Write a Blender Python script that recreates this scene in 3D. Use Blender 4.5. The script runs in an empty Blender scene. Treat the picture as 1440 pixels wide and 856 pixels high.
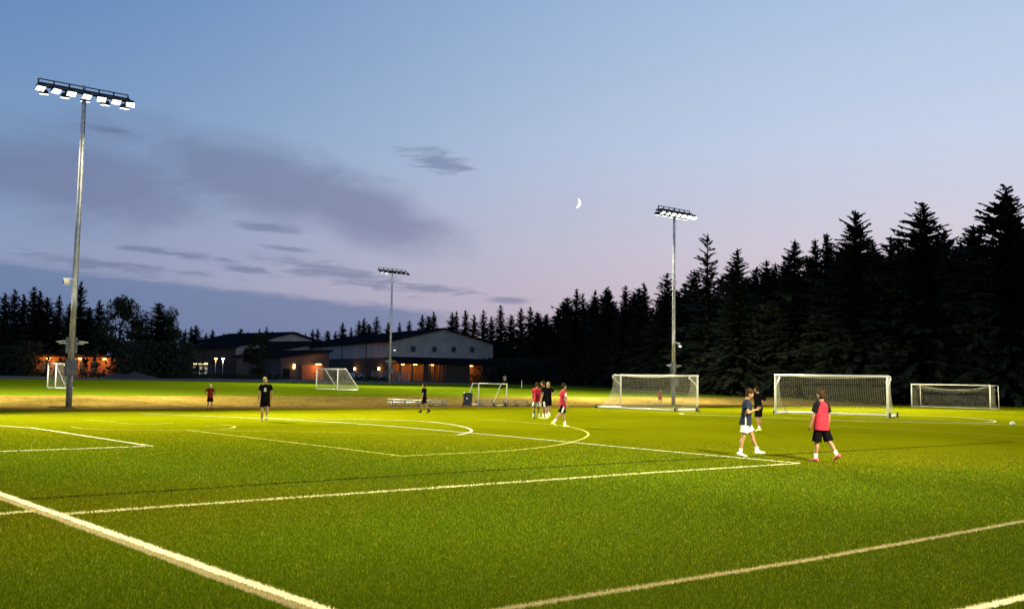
import bpy, bmesh, math, random
import numpy as np
from mathutils import Vector, Matrix
random.seed(7)
R = math.radians
scene = bpy.context.scene
col = scene.collection

# ------------------------------------------------------------------ camera
IW, IH, F = 1440.0, 856.0, 1400.0
CAM_H = 2.05
PITCH, ROLL = R(4.33), R(0.94)
CAM_M = Matrix.Rotation(R(90) + PITCH, 3, 'X') @ Matrix.Rotation(ROLL, 3, 'Z')
cam_data = bpy.data.cameras.new('camera')
cam_data.sensor_width = 36.0
cam_data.lens = 36.0 * F / IW
cam_data.clip_start, cam_data.clip_end = 0.1, 30000
cam = bpy.data.objects.new('camera', cam_data)
cam.matrix_world = Matrix.Translation((0, 0, CAM_H)) @ CAM_M.to_4x4()
col.objects.link(cam)
scene.camera = cam

def ray(px, py):
    return CAM_M @ Vector(((px - IW / 2) / F, -(py - IH / 2) / F, -1.0))
def azel(px, py):
    d = ray(px, py).normalized()
    return math.atan2(d.x, d.y), math.asin(d.z)

# ------------------------------------------------------------------ sky (world)
class Nodes:
    def __init__(s, tree): s.t = tree
    def new(s, kind, **kw):
        n = s.t.nodes.new(kind)
        for k, v in kw.items(): setattr(n, k, v)
        return n
    def link(s, a, b): s.t.links.new(a, b)
    def put(s, sock, v):
        if isinstance(v, bpy.types.NodeSocket): s.link(v, sock)
        elif v is not None: sock.default_value = v
    def m(s, op, a, b=None, c=None, clamp=False):
        n = s.new('ShaderNodeMath', operation=op, use_clamp=clamp)
        for i, v in enumerate((a, b, c)):
            if v is not None: s.put(n.inputs[i], v)
        return n.outputs[0]
    def mix(s, f, a, b, blend='MIX'):
        n = s.new('ShaderNodeMix', data_type='RGBA', blend_type=blend)
        s.put(n.inputs[0], f); s.put(n.inputs[6], a); s.put(n.inputs[7], b)
        return n.outputs[2]
    def sstep(s, x, lo, hi):
        n = s.new('ShaderNodeMapRange', interpolation_type='SMOOTHSTEP')
        s.put(n.inputs[0], x); n.inputs[1].default_value = lo; n.inputs[2].default_value = hi
        return n.outputs[0]
    def ramp(s, f, stops):
        n = s.new('ShaderNodeValToRGB')
        r = n.color_ramp
        while len(r.elements) < len(stops): r.elements.new(0.5)
        for e, (p, c) in zip(r.elements, stops):
            e.position = p; e.color = (*c, 1)
        s.put(n.inputs[0], f)
        return n.outputs[0]
    def noise(s, vec, scale, detail=4, rough=.55, dist=0.0):
        n = s.new('ShaderNodeTexNoise')
        if vec is not None: s.link(vec, n.inputs['Vector'])
        n.inputs['Scale'].default_value = scale; n.inputs['Detail'].default_value = detail
        n.inputs['Roughness'].default_value = rough; n.inputs['Distortion'].default_value = dist
        return n.outputs[0]

def lin(r, g, b):
    f = lambda c: (c / 255 / 12.92) if c <= 10 else ((c / 255 + .055) / 1.055) ** 2.4
    return (f(r), f(g), f(b))

SUNSET_AZ = R(62)
def build_world():
    w = bpy.data.worlds.new('World'); scene.world = w; w.use_nodes = True
    t = w.node_tree; t.nodes.clear(); N = Nodes(t)
    out = N.new('ShaderNodeOutputWorld'); bg = N.new('ShaderNodeBackground')
    N.link(bg.outputs[0], out.inputs[0])
    tc = N.new('ShaderNodeTexCoord')
    sep = N.new('ShaderNodeSeparateXYZ'); N.link(tc.outputs['Generated'], sep.inputs[0])
    x, y, z = sep.outputs
    az = N.m('ARCTAN2', x, y)
    el = N.m('ARCSINE', z)
    # twilight: how near to the sunset azimuth
    near = N.m('COSINE', N.m('SUBTRACT', az, SUNSET_AZ))
    k = N.sstep(near, -0.08, 0.92)
    e01 = N.m('DIVIDE', el, R(50), clamp=True)
    east = N.ramp(e01, [(0.0, lin(112, 126, 164)), (.10, lin(142, 154, 186)), (.24, lin(122, 154, 194)),
                        (.46, lin(86, 131, 183)), (1.0, lin(44, 82, 140))])
    west = N.ramp(e01, [(0.0, lin(222, 184, 186)), (.07, lin(220, 194, 202)), (.15, lin(216, 206, 218)), (.27, lin(200, 212, 234)),
                        (.50, lin(165, 192, 228)), (1.0, lin(70, 112, 172))])
    c = N.mix(k, east, west)
    # dusk scattering of the physical sky, blended in weakly
    sky = N.new('ShaderNodeTexSky', sky_type='NISHITA', sun_disc=False)
    sky.sun_elevation = R(-2); sky.sun_rotation = SUNSET_AZ
    skyc = N.mix(1.0, sky.outputs[0], (0.08, 0.08, 0.08, 1), 'MULTIPLY')
    c = N.mix(0.06, c, skyc, 'ADD')
    vec = N.new('ShaderNodeCombineXYZ'); N.link(az, vec.inputs[0]); N.link(N.m('MULTIPLY', el, 2.6), vec.inputs[1])
    n_big = N.noise(vec.outputs[0], 9, 5, .55, .4)
    vec2 = N.new('ShaderNodeCombineXYZ'); N.link(az, vec2.inputs[0]); N.link(N.m('MULTIPLY', el, 7), vec2.inputs[1])
    n_fine = N.noise(vec2.outputs[0], 26, 6, .6, .6)
    def blob(px, py, hw, hh, tilt, namp, soft0, soft1, nz):
        a0, e0 = azel(px, py)
        a1, e1 = azel(px + hw, py); a2, e2 = azel(px, py - hh)
        dx = N.m('SUBTRACT', az, a0); dy = N.m('SUBTRACT', el, e0)
        ct, st = math.cos(tilt), math.sin(tilt)
        rx = N.m('DIVIDE', N.m('ADD', N.m('MULTIPLY', dx, ct), N.m('MULTIPLY', dy, -st)), abs(a1 - a0))
        ry = N.m('DIVIDE', N.m('ADD', N.m('MULTIPLY', dx, st), N.m('MULTIPLY', dy, ct)), abs(e2 - e0))
        d = N.m('SQRT', N.m('ADD', N.m('MULTIPLY', rx, rx), N.m('MULTIPLY', ry, ry)))
        d = N.m('ADD', d, N.m('MULTIPLY', N.m('SUBTRACT', nz, .5), namp))
        return N.m('SUBTRACT', 1.0, N.sstep(d, soft0, soft1))
    def over(masks, colour, alpha):
        nonlocal c
        m = masks[0]
        for o in masks[1:]: m = N.m('MAXIMUM', m, o)
        c = N.mix(N.m('MULTIPLY', m, alpha), c, (*colour, 1))
    # broad soft bank
    over([blob(95, 248, 260, 80, R(2), 1.3, .3, 1.15, n_big),
          blob(380, 258, 260, 62, R(13), 1.3, .3, 1.15, n_big),
          blob(505, 300, 170, 55, R(15), 1.0, .3, 1.15, n_big)], lin(108, 114, 150), .60)
    # low dark shelf, running out to the right of the school roofs
    a0, e0 = azel(0, 366); a1, e1 = azel(650, 440)
    line = N.m('ADD', e0, N.m('MULTIPLY', N.m('SUBTRACT', az, a0), (e1 - e0) / (a1 - a0)))
    below = N.sstep(N.m('ADD', N.m('SUBTRACT', line, el), N.m('MULTIPLY', N.m('SUBTRACT', n_fine, .5), .012)), -0.004, 0.006)
    below = N.m('MULTIPLY', below, N.m('SUBTRACT', 1.0, N.sstep(az, azel(560, 430)[0], azel(690, 440)[0])))
    c = N.mix(N.m('MULTIPLY', below, .72), c, (*lin(98, 120, 160), 1))
    # dark wisps
    over([blob(618, 228, 62, 22, R(12), 2.4, .2, .95, n_fine),
          blob(376, 320, 70, 9, R(2), 1.3, .2, 1.05, n_fine),
          blob(478, 385, 150, 18, R(9), 2.6, .1, .95, n_fine),
          blob(590, 405, 110, 10, R(4), 2.6, .1, .95, n_fine),
          blob(150, 374, 190, 12, R(4), 2.6, .1, .95, n_fine),
          blob(250, 357, 120, 8, R(5), 2.6, .1, .95, n_fine),
          blob(345, 378, 60, 9, R(8), 2.6, .1, .95, n_fine),
          blob(715, 422, 40, 7, R(2), 1.3, .2, 1.05, n_fine),
          blob(405, 350, 55, 5, R(4), 1.3, .2, 1.05, n_fine),
          blob(150, 183, 60, 7, R(3), 2.0, .1, .95, n_fine)], lin(98, 110, 146), .54)
    N.put(bg.inputs[0], c)
    bg.inputs[1].default_value = 1.0
build_world()

# ------------------------------------------------------------------ last light from the west, and exposure
sd = bpy.data.lights.new('sun', 'SUN'); sd.energy = 0.05; sd.angle = R(15); sd.color = (1, .72, .6)
so = bpy.data.objects.new('sun', sd); col.objects.link(so)
so.rotation_euler = (R(86), 0, -SUNSET_AZ + math.pi)
so.location = (200, 100, 60)
vs = scene.view_settings
vs.view_transform = 'Standard'; vs.look = 'None'; vs.exposure = 0.0; vs.gamma = 1.0; vs.use_curve_mapping = False
scene.render.engine = 'CYCLES'
scene.cycles.use_denoising = True
scene.cycles.max_bounces = 6
scene.cycles.diffuse_bounces = 3
scene.cycles.sample_clamp_indirect = 4

# ------------------------------------------------------------------ terrain
UA = Vector((0.776, 0.6307)).normalized()          # along the pitch
VA = Vector((-UA.y, UA.x))                          # across the pitch, away from the camera
def to_uv(x, y): return UA.x * x + UA.y * y, VA.x * x + VA.y * y
def from_uv(u, v): return UA.x * u + VA.x * v, UA.y * u + VA.y * v
RIDGE, SL, EDGE = 33.5, 0.0075, 57.0
KV = [(-400, -.2), (-20, -.02), (0, 0), (26, .195), (30, .218), (RIDGE, .228), (37, .218), (41, .195), (EDGE, .075), (59.5, .11), (62, .22), (67, .46), (75, .60),
      (130, 1.40), (200, 1.5), (4000, 1.5)]
def terr(x, y):
    v = VA.x * x + VA.y * y
    for (a, za), (b, zb) in zip(KV, KV[1:]):
        if v <= b: return za + (zb - za) * (v - a) / (b - a)
    return KV[-1][1]
def ground_at(px, py):
    """point of the terrain seen at a pixel of the photograph"""
    d = ray(px, py); lo = 3.0; t = lo
    while t < 600:
        p = d * t
        if CAM_H + p.z < terr(p.x, p.y): break
        lo = t; t *= 1.02
    hi = t
    for _ in range(40):
        mid = (lo + hi) / 2; p = d * mid
        if CAM_H + p.z < terr(p.x, p.y): hi = mid
        else: lo = mid
    p = d * hi
    return Vector((p.x, p.y, terr(p.x, p.y)))
def at_depth(px, py, depth):
    p = ray(px, py); p = p * (depth / p.y)
    return Vector((p.x, p.y, CAM_H + p.z))

# ------------------------------------------------------------------ materials
MATS = {}
def mat(name, base, rough=.7, var=.15, scale=6.0, metal=0.0, bump=0.0, bscale=None, emit=None, estr=0.0, spec=.4, col2=None, trans=0.0):
    if name in MATS: return MATS[name]
    m = bpy.data.materials.new(name); m.use_nodes = True
    N = Nodes(m.node_tree); b = m.node_tree.nodes['Principled BSDF']
    tc = N.new('ShaderNodeTexCoord')
    n = N.noise(tc.outputs['Object'], scale, 5)
    c2 = col2 or tuple(x * (1 - var * 2) for x in base)
    c1 = base if col2 else tuple(min(1, x * (1 + var)) for x in base)
    f = N.sstep(n, .3, .7)
    N.put(b.inputs['Base Color'], N.mix(f, (*c2, 1), (*c1, 1)))
    b.inputs['Roughness'].default_value = rough; b.inputs['Metallic'].default_value = metal
    b.inputs['Specular IOR Level'].default_value = spec
    if bump:
        bn = N.new('ShaderNodeBump'); bn.inputs['Strength'].default_value = bump; bn.inputs['Distance'].default_value = .02
        N.link(N.noise(tc.outputs['Object'], bscale or scale * 4, 4), bn.inputs['Height']); N.link(bn.outputs[0], b.inputs['Normal'])
    if emit:
        b.inputs['Emission Color'].default_value = (*emit, 1); b.inputs['Emission Strength'].default_value = estr
        m.cycles.emission_sampling = 'NONE'
    MATS[name] = m
    return m

# ------------------------------------------------------------------ mesh helpers
class MB:
    def __init__(s): s.v = []; s.f = []
    def add(s, vs, fs):
        o = len(s.v); s.v += [tuple(p) for p in vs]; s.f += [tuple(i + o for i in f) for f in fs]
        return s
    def box(s, c, size, rot=None):
        hx, hy, hz = size[0] / 2, size[1] / 2, size[2] / 2
        vs = [Vector((sx * hx, sy * hy, sz * hz)) for sz in (-1, 1) for sy in (-1, 1) for sx in (-1, 1)]
        if rot: vs = [rot @ p for p in vs]
        c = Vector(c)
        return s.add([p + c for p in vs], [(0, 2, 3, 1), (4, 5, 7, 6), (0, 1, 5, 4), (2, 6, 7, 3), (0, 4, 6, 2), (1, 3, 7, 5)])
    def loft(s, secs, n=12, cap=True):
        """secs: (centre, axis_x vector, axis_y vector)"""
        vs = []
        for c, ax, ay in secs:
            for i in range(n):
                a = 2 * math.pi * i / n
                vs.append(Vector(c) + ax * math.cos(a) + ay * math.sin(a))
        fs = []
        for k in range(len(secs) - 1):
            for i in range(n):
                j = (i + 1) % n
                fs.append((k * n + i, k * n + j, (k + 1) * n + j, (k + 1) * n + i))
        if cap:
            fs.append(tuple(range(n - 1, -1, -1))); fs.append(tuple((len(secs) - 1) * n + i for i in range(n)))
        return s.add(vs, fs)
    def tube(s, pts, r, n=8, flat=1.0, cap=True):
        pts = [Vector(p) for p in pts]
        rs = r if isinstance(r, (list, tuple)) else [r] * len(pts)
        secs = []; prev = None
        for i, p in enumerate(pts):
            d = (pts[min(i + 1, len(pts) - 1)] - pts[max(i - 1, 0)]).normalized()
            ref = prev if prev is not None else (Vector((0, 1, 0)) if abs(d.y) < .9 else Vector((1, 0, 0)))
            ax = ref - d * ref.dot(d)
            if ax.length < 1e-4: ax = d.orthogonal()
            ax.normalize(); ay = d.cross(ax); prev = ax
            secs.append((p, ax * rs[i] * flat, ay * rs[i]))
        return s.loft(secs, n, cap)
    def ball(s, c, rx, ry, rz, n=14, m=9, rot=None):
        c = Vector(c); vs = []; fs = []
        pt = lambda a, b: Vector((rx * math.cos(a) * math.sin(b), ry * math.sin(a) * math.sin(b), rz * math.cos(b)))
        f = (lambda p: rot @ p) if rot else (lambda p: p)
        vs.append(c + f(Vector((0, 0, rz))))
        for k in range(1, m):
            for i in range(n): vs.append(c + f(pt(2 * math.pi * i / n, math.pi * k / m)))
        vs.append(c + f(Vector((0, 0, -rz))))
        for i in range(n):
            j = (i + 1) % n
            fs.append((0, 1 + i, 1 + j)); fs.append((len(vs) - 1, 1 + (m - 2) * n + j, 1 + (m - 2) * n + i))
            for k in range(m - 2): fs.append((1 + k * n + i, 1 + (k + 1) * n + i, 1 + (k + 1) * n + j, 1 + k * n + j))
        return s.add(vs, fs)
    def prism(s, poly, ext):
        """poly: 3D ring, extruded by the vector ext"""
        n = len(poly); ext = Vector(ext)
        vs = [Vector(p) for p in poly] + [Vector(p) + ext for p in poly]
        return s.add(vs, [tuple(range(n - 1, -1, -1)), tuple(range(n, 2 * n))] + [(i, (i + 1) % n, n + (i + 1) % n, n + i) for i in range(n)])
    def mesh(s, name):
        me = bpy.data.meshes.new(name); me.from_pydata(s.v, [], s.f); me.update()
        bm = bmesh.new(); bm.from_mesh(me); bmesh.ops.recalc_face_normals(bm, faces=bm.faces); bm.to_mesh(me); bm.free()
        return me
    def build(s, name, material, parent=None, smooth=False, bevel=0):
        me = s.mesh(name)
        if bevel:
            bm = bmesh.new(); bm.from_mesh(me)
            bmesh.ops.bevel(bm, geom=list(bm.edges), offset=bevel, segments=1, affect='EDGES'); bm.to_mesh(me); bm.free()
        return link_mesh(name, me, material, parent, smooth)
def link_mesh(name, me, material, parent=None, smooth=False):
    if material is not None and not me.materials: me.materials.append(material)
    if smooth: me.polygons.foreach_set('use_smooth', [True] * len(me.polygons))
    o = bpy.data.objects.new(name, me); col.objects.link(o)
    if parent is not None: o.parent = parent
    return o
def empty(name, loc, rz=0.0, s=1.0):
    o = bpy.data.objects.new(name, None); col.objects.link(o)
    o.location = loc; o.rotation_euler = (0, 0, rz); o.scale = (s, s, s); o.empty_display_size = .3
    return o
def tag(o, label=None, cat=None, group=None, kind=None):
    if label: o['label'] = label
    if cat: o['category'] = cat
    if group: o['group'] = group
    if kind: o['kind'] = kind
    return o
def kids(o): return [c for c in bpy.data.objects if c.parent == o]
def copy_tree(o, parent=None):
    c = o.copy(); col.objects.link(c)
    if parent is not None: c.parent = parent
    for ch in KIDS.get(o.name) or kids(o): copy_tree(ch, c)
    return c
KIDS = {}

# ------------------------------------------------------------------ ground sheets
def sheet(name, material, us, vs_, lift, edge=None):
    """terrain-following sheet over a (u, v) range; edge(u, v, i, j) may wobble the border"""
    verts, faces = [], []
    nv = len(vs_)
    for i, u in enumerate(us):
        for j, v in enumerate(vs_):
            uu, vv = edge(u, v, i, j) if edge else (u, v)
            x, y = from_uv(uu, vv)
            verts.append((x, y, terr(x, y) + lift))
    for i in range(len(us) - 1):
        for j in range(nv - 1):
            faces.append((i * nv + j, (i + 1) * nv + j, (i + 1) * nv + j + 1, i * nv + j + 1))
    me = bpy.data.meshes.new(name); me.from_pydata(verts, [], faces); me.update()
    o = link_mesh(name, me, material, None, True)
    return tag(o, kind='structure')
def frange(a, b, n): return [a + (b - a) * i / (n - 1) for i in range(n)]

def grass_mat(name, stops, fine, bump=.6, patch=.12, dist=.04, rough=.85, spec=.15):
    m = bpy.data.materials.new(name); m.use_nodes = True
    N = Nodes(m.node_tree); b = m.node_tree.nodes['Principled BSDF']
    g = N.new('ShaderNodeNewGeometry')
    n1 = N.noise(g.outputs['Position'], fine, 3, .7)
    n2 = N.noise(g.outputs['Position'], patch, 4, .6)
    f = N.m('ADD', N.m('MULTIPLY', n1, .62), N.m('MULTIPLY', n2, .38))
    N.put(b.inputs['Base Color'], N.ramp(f, stops))
    b.inputs['Roughness'].default_value = rough; b.inputs['Specular IOR Level'].default_value = spec
    bn = N.new('ShaderNodeBump'); bn.inputs['Strength'].default_value = bump; bn.inputs['Distance'].default_value = dist
    N.link(n1, bn.inputs['Height']); N.link(bn.outputs[0], b.inputs['Normal'])
    return m
M_earth = grass_mat('dark_earth', [(.3, (.018, .02, .010)), (.7, (.035, .035, .018))], 3, spec=0.0)
M_turf = grass_mat('turf', [(.30, (.064, .080, .001)), (.5, (.108, .118, .001)), (.70, (.16, .16, .003))], 22, bump=.8, spec=0.0)
M_lawn = grass_mat('lawn', [(.30, (.055, .095, .002)), (.52, (.085, .125, .003)), (.72, (.13, .14, .006))], 5, patch=.07, spec=0.0)
M_bank = grass_mat('dry_grass', [(.30, (.06, .045, .010)), (.42, (.14, .095, .02)), (.54, (.22, .155, .035)), (.70, (.32, .24, .07))], 3.0, bump=.7, patch=.35, dist=.1, spec=0.0)
M_dirt = grass_mat('dirt', [(.3, (.10, .05, .02)), (.7, (.24, .135, .055))], 4, patch=.5, spec=0.0)

def grid_v(a, b):
    ks = [v for v, _ in KV if a < v < b]
    out = sorted(set([a, b] + ks + frange(a, b, max(3, int((b - a) / 6)))))
    return out
xs = [-3000, -1200, -500, -200, -60, 0, 60, 120, 200, 500, 1200, 3000]
sheet('ground', M_earth, xs, [-3000, -1000, -400, -100, -20, 0, 26, 30, RIDGE, 37, 41, EDGE, 59.5, 62, 67, 75, 130, 200, 500, 1000, 3500], -.012)
rng = random.Random(3)
turf = sheet('artificial_turf', M_turf, frange(-70, 106, 45), grid_v(-25, EDGE), 0.0)
def wob(lo, hi, amp):
    def e(u, v, i, j):
        if v in (lo, hi): return u, v + (math.sin(u * .9) + math.sin(u * 2.3 + 1) + math.sin(u * .31)) * amp / 3 + rng.uniform(-amp, amp) * .4
        return u, v
    return e
sheet('dirt_path', M_dirt, frange(-70, 125, 160), [EDGE - .15, 58, 59.5, 61, 62.0], .004)
sheet('dry_grass_bank', M_bank, frange(-75, 130, 220), [59.6, 60.5, 62, 64, 67, 69.5, 72.5], .010, wob(59.6, 72.5, .9))
def lawn_edge(u, v, i, j):
    if j == 0: return u, v + (math.sin(u * .7) + math.sin(u * 1.9)) * .35 + rng.uniform(-.3, .3)
    return u, v
sheet('lawn', M_lawn, frange(-130, 104, 150), grid_v(70.5, 123), .016, lawn_edge)
sheet('parking_lot', mat('asphalt', (.05, .05, .052), .9, .2, 2, bump=.3), frange(-230, 96, 8), grid_v(123.5, 175), .008)

# ------------------------------------------------------------------ painted lines
M_white_floodlit = mat('line_white_floodlit', (.60, .60, .42), .85, .12, 30, spec=.05)  # white paint, with the yellow of the floodlight put into its colour
M_white_near = mat('line_white_near', (.76, .74, .62), .85, .12, 30, spec=.05)  # same white paint for the near lines, with less floodlight yellow in it
M_tan = mat('line_tan', (.34, .315, .20), .85, .15, 30, spec=0.0)
M_yel = mat('line_yellow', (.42, .42, .10), .85, .2, 20, spec=0.0)
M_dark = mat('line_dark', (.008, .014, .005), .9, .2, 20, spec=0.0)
SEGS = []       # (ax, ay, bx, by, half width, colour id) for the turf blades
def ribbon(pxs, w, m, cid, lift=.004, round_=False):
    if round_:
        for _ in range(3):
            q = [pxs[0]]
            for (ax, ay), (bx, by) in zip(pxs, pxs[1:]): q += [(ax * .75 + bx * .25, ay * .75 + by * .25), (ax * .25 + bx * .75, ay * .25 + by * .75)]
            pxs = q + [pxs[-1]]
    pts = [ground_at(*p) for p in pxs]
    fine = []
    for a, b in zip(pts, pts[1:]):
        n = max(1, int((b - a).length / 1.5))
        fine += [a.lerp(b, i / n) for i in range(n)]
        SEGS.append((a.x, a.y, b.x, b.y, w / 2, cid))
    fine.append(pts[-1])
    vs, fs = [], []
    for i, p in enumerate(fine):
        d = fine[min(i + 1, len(fine) - 1)] - fine[max(i - 1, 0)]
        nrm = Vector((-d.y, d.x, 0)).normalized() * (w / 2)
        for s in (1, -1):
            q = p + nrm * s
            vs.append((q.x, q.y, terr(q.x, q.y) + lift))
    for i in range(len(fine) - 1): fs.append((2 * i, 2 * i + 1, 2 * i + 3, 2 * i + 2))
    me = bpy.data.meshes.new('painted_line'); me.from_pydata(vs, [], fs); me.update()
    return link_mesh('painted_line', me, m, turf)
W = .092
ribbon([(-160, 640), (0, 695), (190, 762.5), (300, 803), (467, 862), (640, 925)], .12, M_white_near, 5, .006)
ribbon([(-160, 645.5), (0, 701), (190, 770.0), (300, 812), (455, 868), (630, 934)], .12, M_tan, 2, .005)
ribbon([(-120, 731.5), (0, 723.5), (43, 719.7)], W, M_white_floodlit, 1)
ribbon([(93, 723.6), (240, 712.5), (480, 695.8), (920, 664.5), (1125, 651.3)], W, M_white_floodlit, 1)
ribbon([(1125, 651.3), (920, 632.8), (700, 612), (560, 600), (480, 594), (375, 588.3), (240, 583), (200, 581.5)], W, M_white_floodlit, 1, .007)
ribbon([(-80, 585), (0, 584), (100, 583), (204, 581.5)], .08, M_yel, 3)
ribbon([(375, 588), (480, 589.3), (560, 590.5), (600, 592.3), (635, 596.5), (656, 601), (664, 604.5), (662, 607.5), (650, 610.5), (643, 611.5)], W, M_white_floodlit, 1, .009, True)
ribbon([(-90, 594.5), (0, 598.5), (45, 601.5), (120, 612.8), (214, 627.3)], W, M_white_floodlit, 1)
ribbon([(-130, 639.5), (0, 635), (205, 627.5)], W, M_white_floodlit, 1, .007)
ribbon([(100, 600), (118, 602.6), (150, 604.3), (262, 604.5), (380, 606), (560, 609.6), (660, 612)], .06, M_yel, 3)
ribbon([(262, 604.6), (480, 630.5), (565, 641.3)], .085, M_yel, 3, .005)
ribbon([(565, 641.3), (640, 637.5), (720, 633.5), (780, 627), (815, 619), (829, 612), (825, 606), (805, 600.5), (770, 596), (700, 590.5), (670, 589.3)], .085, M_yel, 3, .005, True)
ribbon([(287, 599), (298, 599.2)], .1, M_yel, 3)
ribbon([(300, 596.6), (318, 597.2), (330, 599.2), (331, 600.7), (322, 602.5), (308, 603.6)], .07, M_yel, 3, .004, True)
ribbon([(120, 590), (180, 595.5), (215, 596.5), (245, 594)], .05, M_yel, 3)
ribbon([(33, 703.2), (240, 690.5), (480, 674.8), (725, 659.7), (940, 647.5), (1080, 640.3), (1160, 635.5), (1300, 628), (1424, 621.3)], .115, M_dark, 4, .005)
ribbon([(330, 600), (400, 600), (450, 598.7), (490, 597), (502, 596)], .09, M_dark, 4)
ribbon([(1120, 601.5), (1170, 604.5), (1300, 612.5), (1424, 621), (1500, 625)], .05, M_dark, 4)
ribbon([(955, 581), (962, 582.5), (1042, 585), (1167, 590.6), (1300, 594), (1440, 597.2), (1560, 600)], W, M_white_floodlit, 1)
ribbon([(955, 581), (962, 579.4), (1000, 579), (1045, 579.5), (1167, 583.7)], W, M_yel, 3)
ribbon([(1060, 591.5), (1167, 598), (1300, 605.6), (1440, 614), (1540, 620)], .07, M_yel, 3)
ribbon([(1167, 583.7), (1281, 583.4), (1348, 586), (1388, 589.7), (1403, 592.3), (1393, 594), (1361, 594.6), (1282, 590), (1200, 588)], W, M_white_floodlit, 1, .008, True)
ribbon([(1259, 575), (1350, 577.3), (1440, 580), (1520, 582)], .1, M_yel, 3)
ribbon([(600, 879), (715, 857), (930, 822), (1140, 788), (1290, 761), (1440, 733.5), (1600, 703)], .105, M_tan, 2, .006)
ribbon([(1250, 880), (1355, 861), (1440, 841), (1560, 815)], .12, M_white_near, 5, .006)

# ------------------------------------------------------------------ turf blades close to the camera
def turf_blades():
    g = np.random.default_rng(5)
    n = 1150000
    d = 8.0 * (34.0 / 8.0) ** g.random(n)
    ang = (g.random(n) - .5) * 2 * R(29.5)
    x = d * np.tan(ang); y = d
    v = VA.x * x + VA.y * y
    keep = (v > -24) & (v < EDGE - .2) & (g.random(n) < np.clip((34 - d) / 14, 0, 1)); x, y, d, v = x[keep], y[keep], d[keep], v[keep]
    n = len(x)
    z = np.interp(v, [k for k, _ in KV], [q for _, q in KV])
    cid = np.zeros(n, int)
    px, py = x + g.normal(0, .003, n), y + g.normal(0, .003, n)
    for ax, ay, bx, by, hw, c in SEGS:
        if min(ay, by) > 36: continue
        dx, dy = bx - ax, by - ay; L2 = dx * dx + dy * dy
        sel = np.where((px > min(ax, bx) - .2) & (px < max(ax, bx) + .2) & (py > min(ay, by) - .2) & (py < max(ay, by) + .2))[0]
        t = np.clip(((px[sel] - ax) * dx + (py[sel] - ay) * dy) / L2, 0, 1)
        dist = np.hypot(px[sel] - ax - t * dx, py[sel] - ay - t * dy)
        hit = sel[dist < hw]
        ok = (cid[hit] != 1) & (cid[hit] != 5)
        cid[hit[ok]] = c
    fade = np.clip((34 - d) / 16, 0, 1)
    h = (.022 + .022 * g.random(n)) * (.35 + .65 * fade)
    w = .0031 * (d / 9) * (.7 + .6 * g.random(n))
    a = g.random(n) * 2 * np.pi; lean = g.random(n) * .9; la = g.random(n) * 2 * np.pi
    ca, sa = np.cos(a) * w, np.sin(a) * w
    V = np.empty((n, 3, 3), np.float32)
    V[:, 0] = np.stack([x - ca, y - sa, z], 1); V[:, 1] = np.stack([x + ca, y + sa, z], 1)
    V[:, 2] = np.stack([x + np.cos(la) * lean * h, y + np.sin(la) * lean * h, z + h], 1)
    pal = np.array([[.050, .092, .001], [.62, .62, .44], [.34, .315, .20], [.42, .42, .10], [.004, .006, .002], [.78, .76, .64]])  # both line whites are one paint; the farther carries floodlight yellow
    c = pal[cid] * np.where(cid[:, None] == 0, .62 + .76 * g.random((n, 1)), .8 + .35 * g.random((n, 1)))
    wear = np.clip(np.sin(x * .21 + .8 * np.sin(y * .19)) * np.sin(y * .26 - x * .07 + 1.0) * 1.6, 0, 1) * (.6 + .4 * g.random(n))
    c[cid == 0] = (c * (1 + wear[:, None] * np.array([.5, .0, .0])))[cid == 0]
    pale = (g.random(n) < .09) & (cid == 0)
    c[pale] = np.array([.18, .21, .02])
    bigp = .5 + .5 * np.sin(x * .45 + 1.3 * np.sin(y * .3)) * np.sin(y * .37 + x * .11)
    c[cid == 0] *= (.86 + .28 * bigp[cid == 0])[:, None]
    C = np.ones((n, 3, 4), np.float32); C[:, :, :3] = np.clip(c, 0, .9)[:, None, :]
    me = bpy.data.meshes.new('turf_blades')
    me.vertices.add(n * 3); me.vertices.foreach_set('co', V.reshape(-1))
    me.loops.add(n * 3); me.loops.foreach_set('vertex_index', np.arange(n * 3, dtype=np.int32))
    me.polygons.add(n); me.polygons.foreach_set('loop_start', np.arange(0, n * 3, 3, dtype=np.int32))
    at = me.color_attributes.new('blade', 'FLOAT_COLOR', 'POINT'); at.data.foreach_set('color', C.reshape(-1))
    me.update(); me.validate()
    m = bpy.data.materials.new('turf_blade'); m.use_nodes = True
    N = Nodes(m.node_tree); b = m.node_tree.nodes['Principled BSDF']
    an = N.new('ShaderNodeAttribute', attribute_name='blade')
    N.link(an.outputs['Color'], b.inputs['Base Color']); b.inputs['Roughness'].default_value = .55
    b.inputs['Specular IOR Level'].default_value = .04
    tr = N.new('ShaderNodeBsdfTranslucent'); N.put(tr.inputs[0], N.mix(1.0, an.outputs['Color'], (1.45, 1.15, .6, 1), 'MULTIPLY'))
    mx = N.new('ShaderNodeMixShader'); mx.inputs[0].default_value = .42
    N.link(b.outputs[0], mx.inputs[1]); N.link(tr.outputs[0], mx.inputs[2])
    N.link(mx.outputs[0], m.node_tree.nodes['Material Output'].inputs[0])
    o = link_mesh('turf_blades', me, m)
    tag(o, 'short green plastic turf pile with painted lines', 'turf', kind='stuff')
turf_blades()

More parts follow.
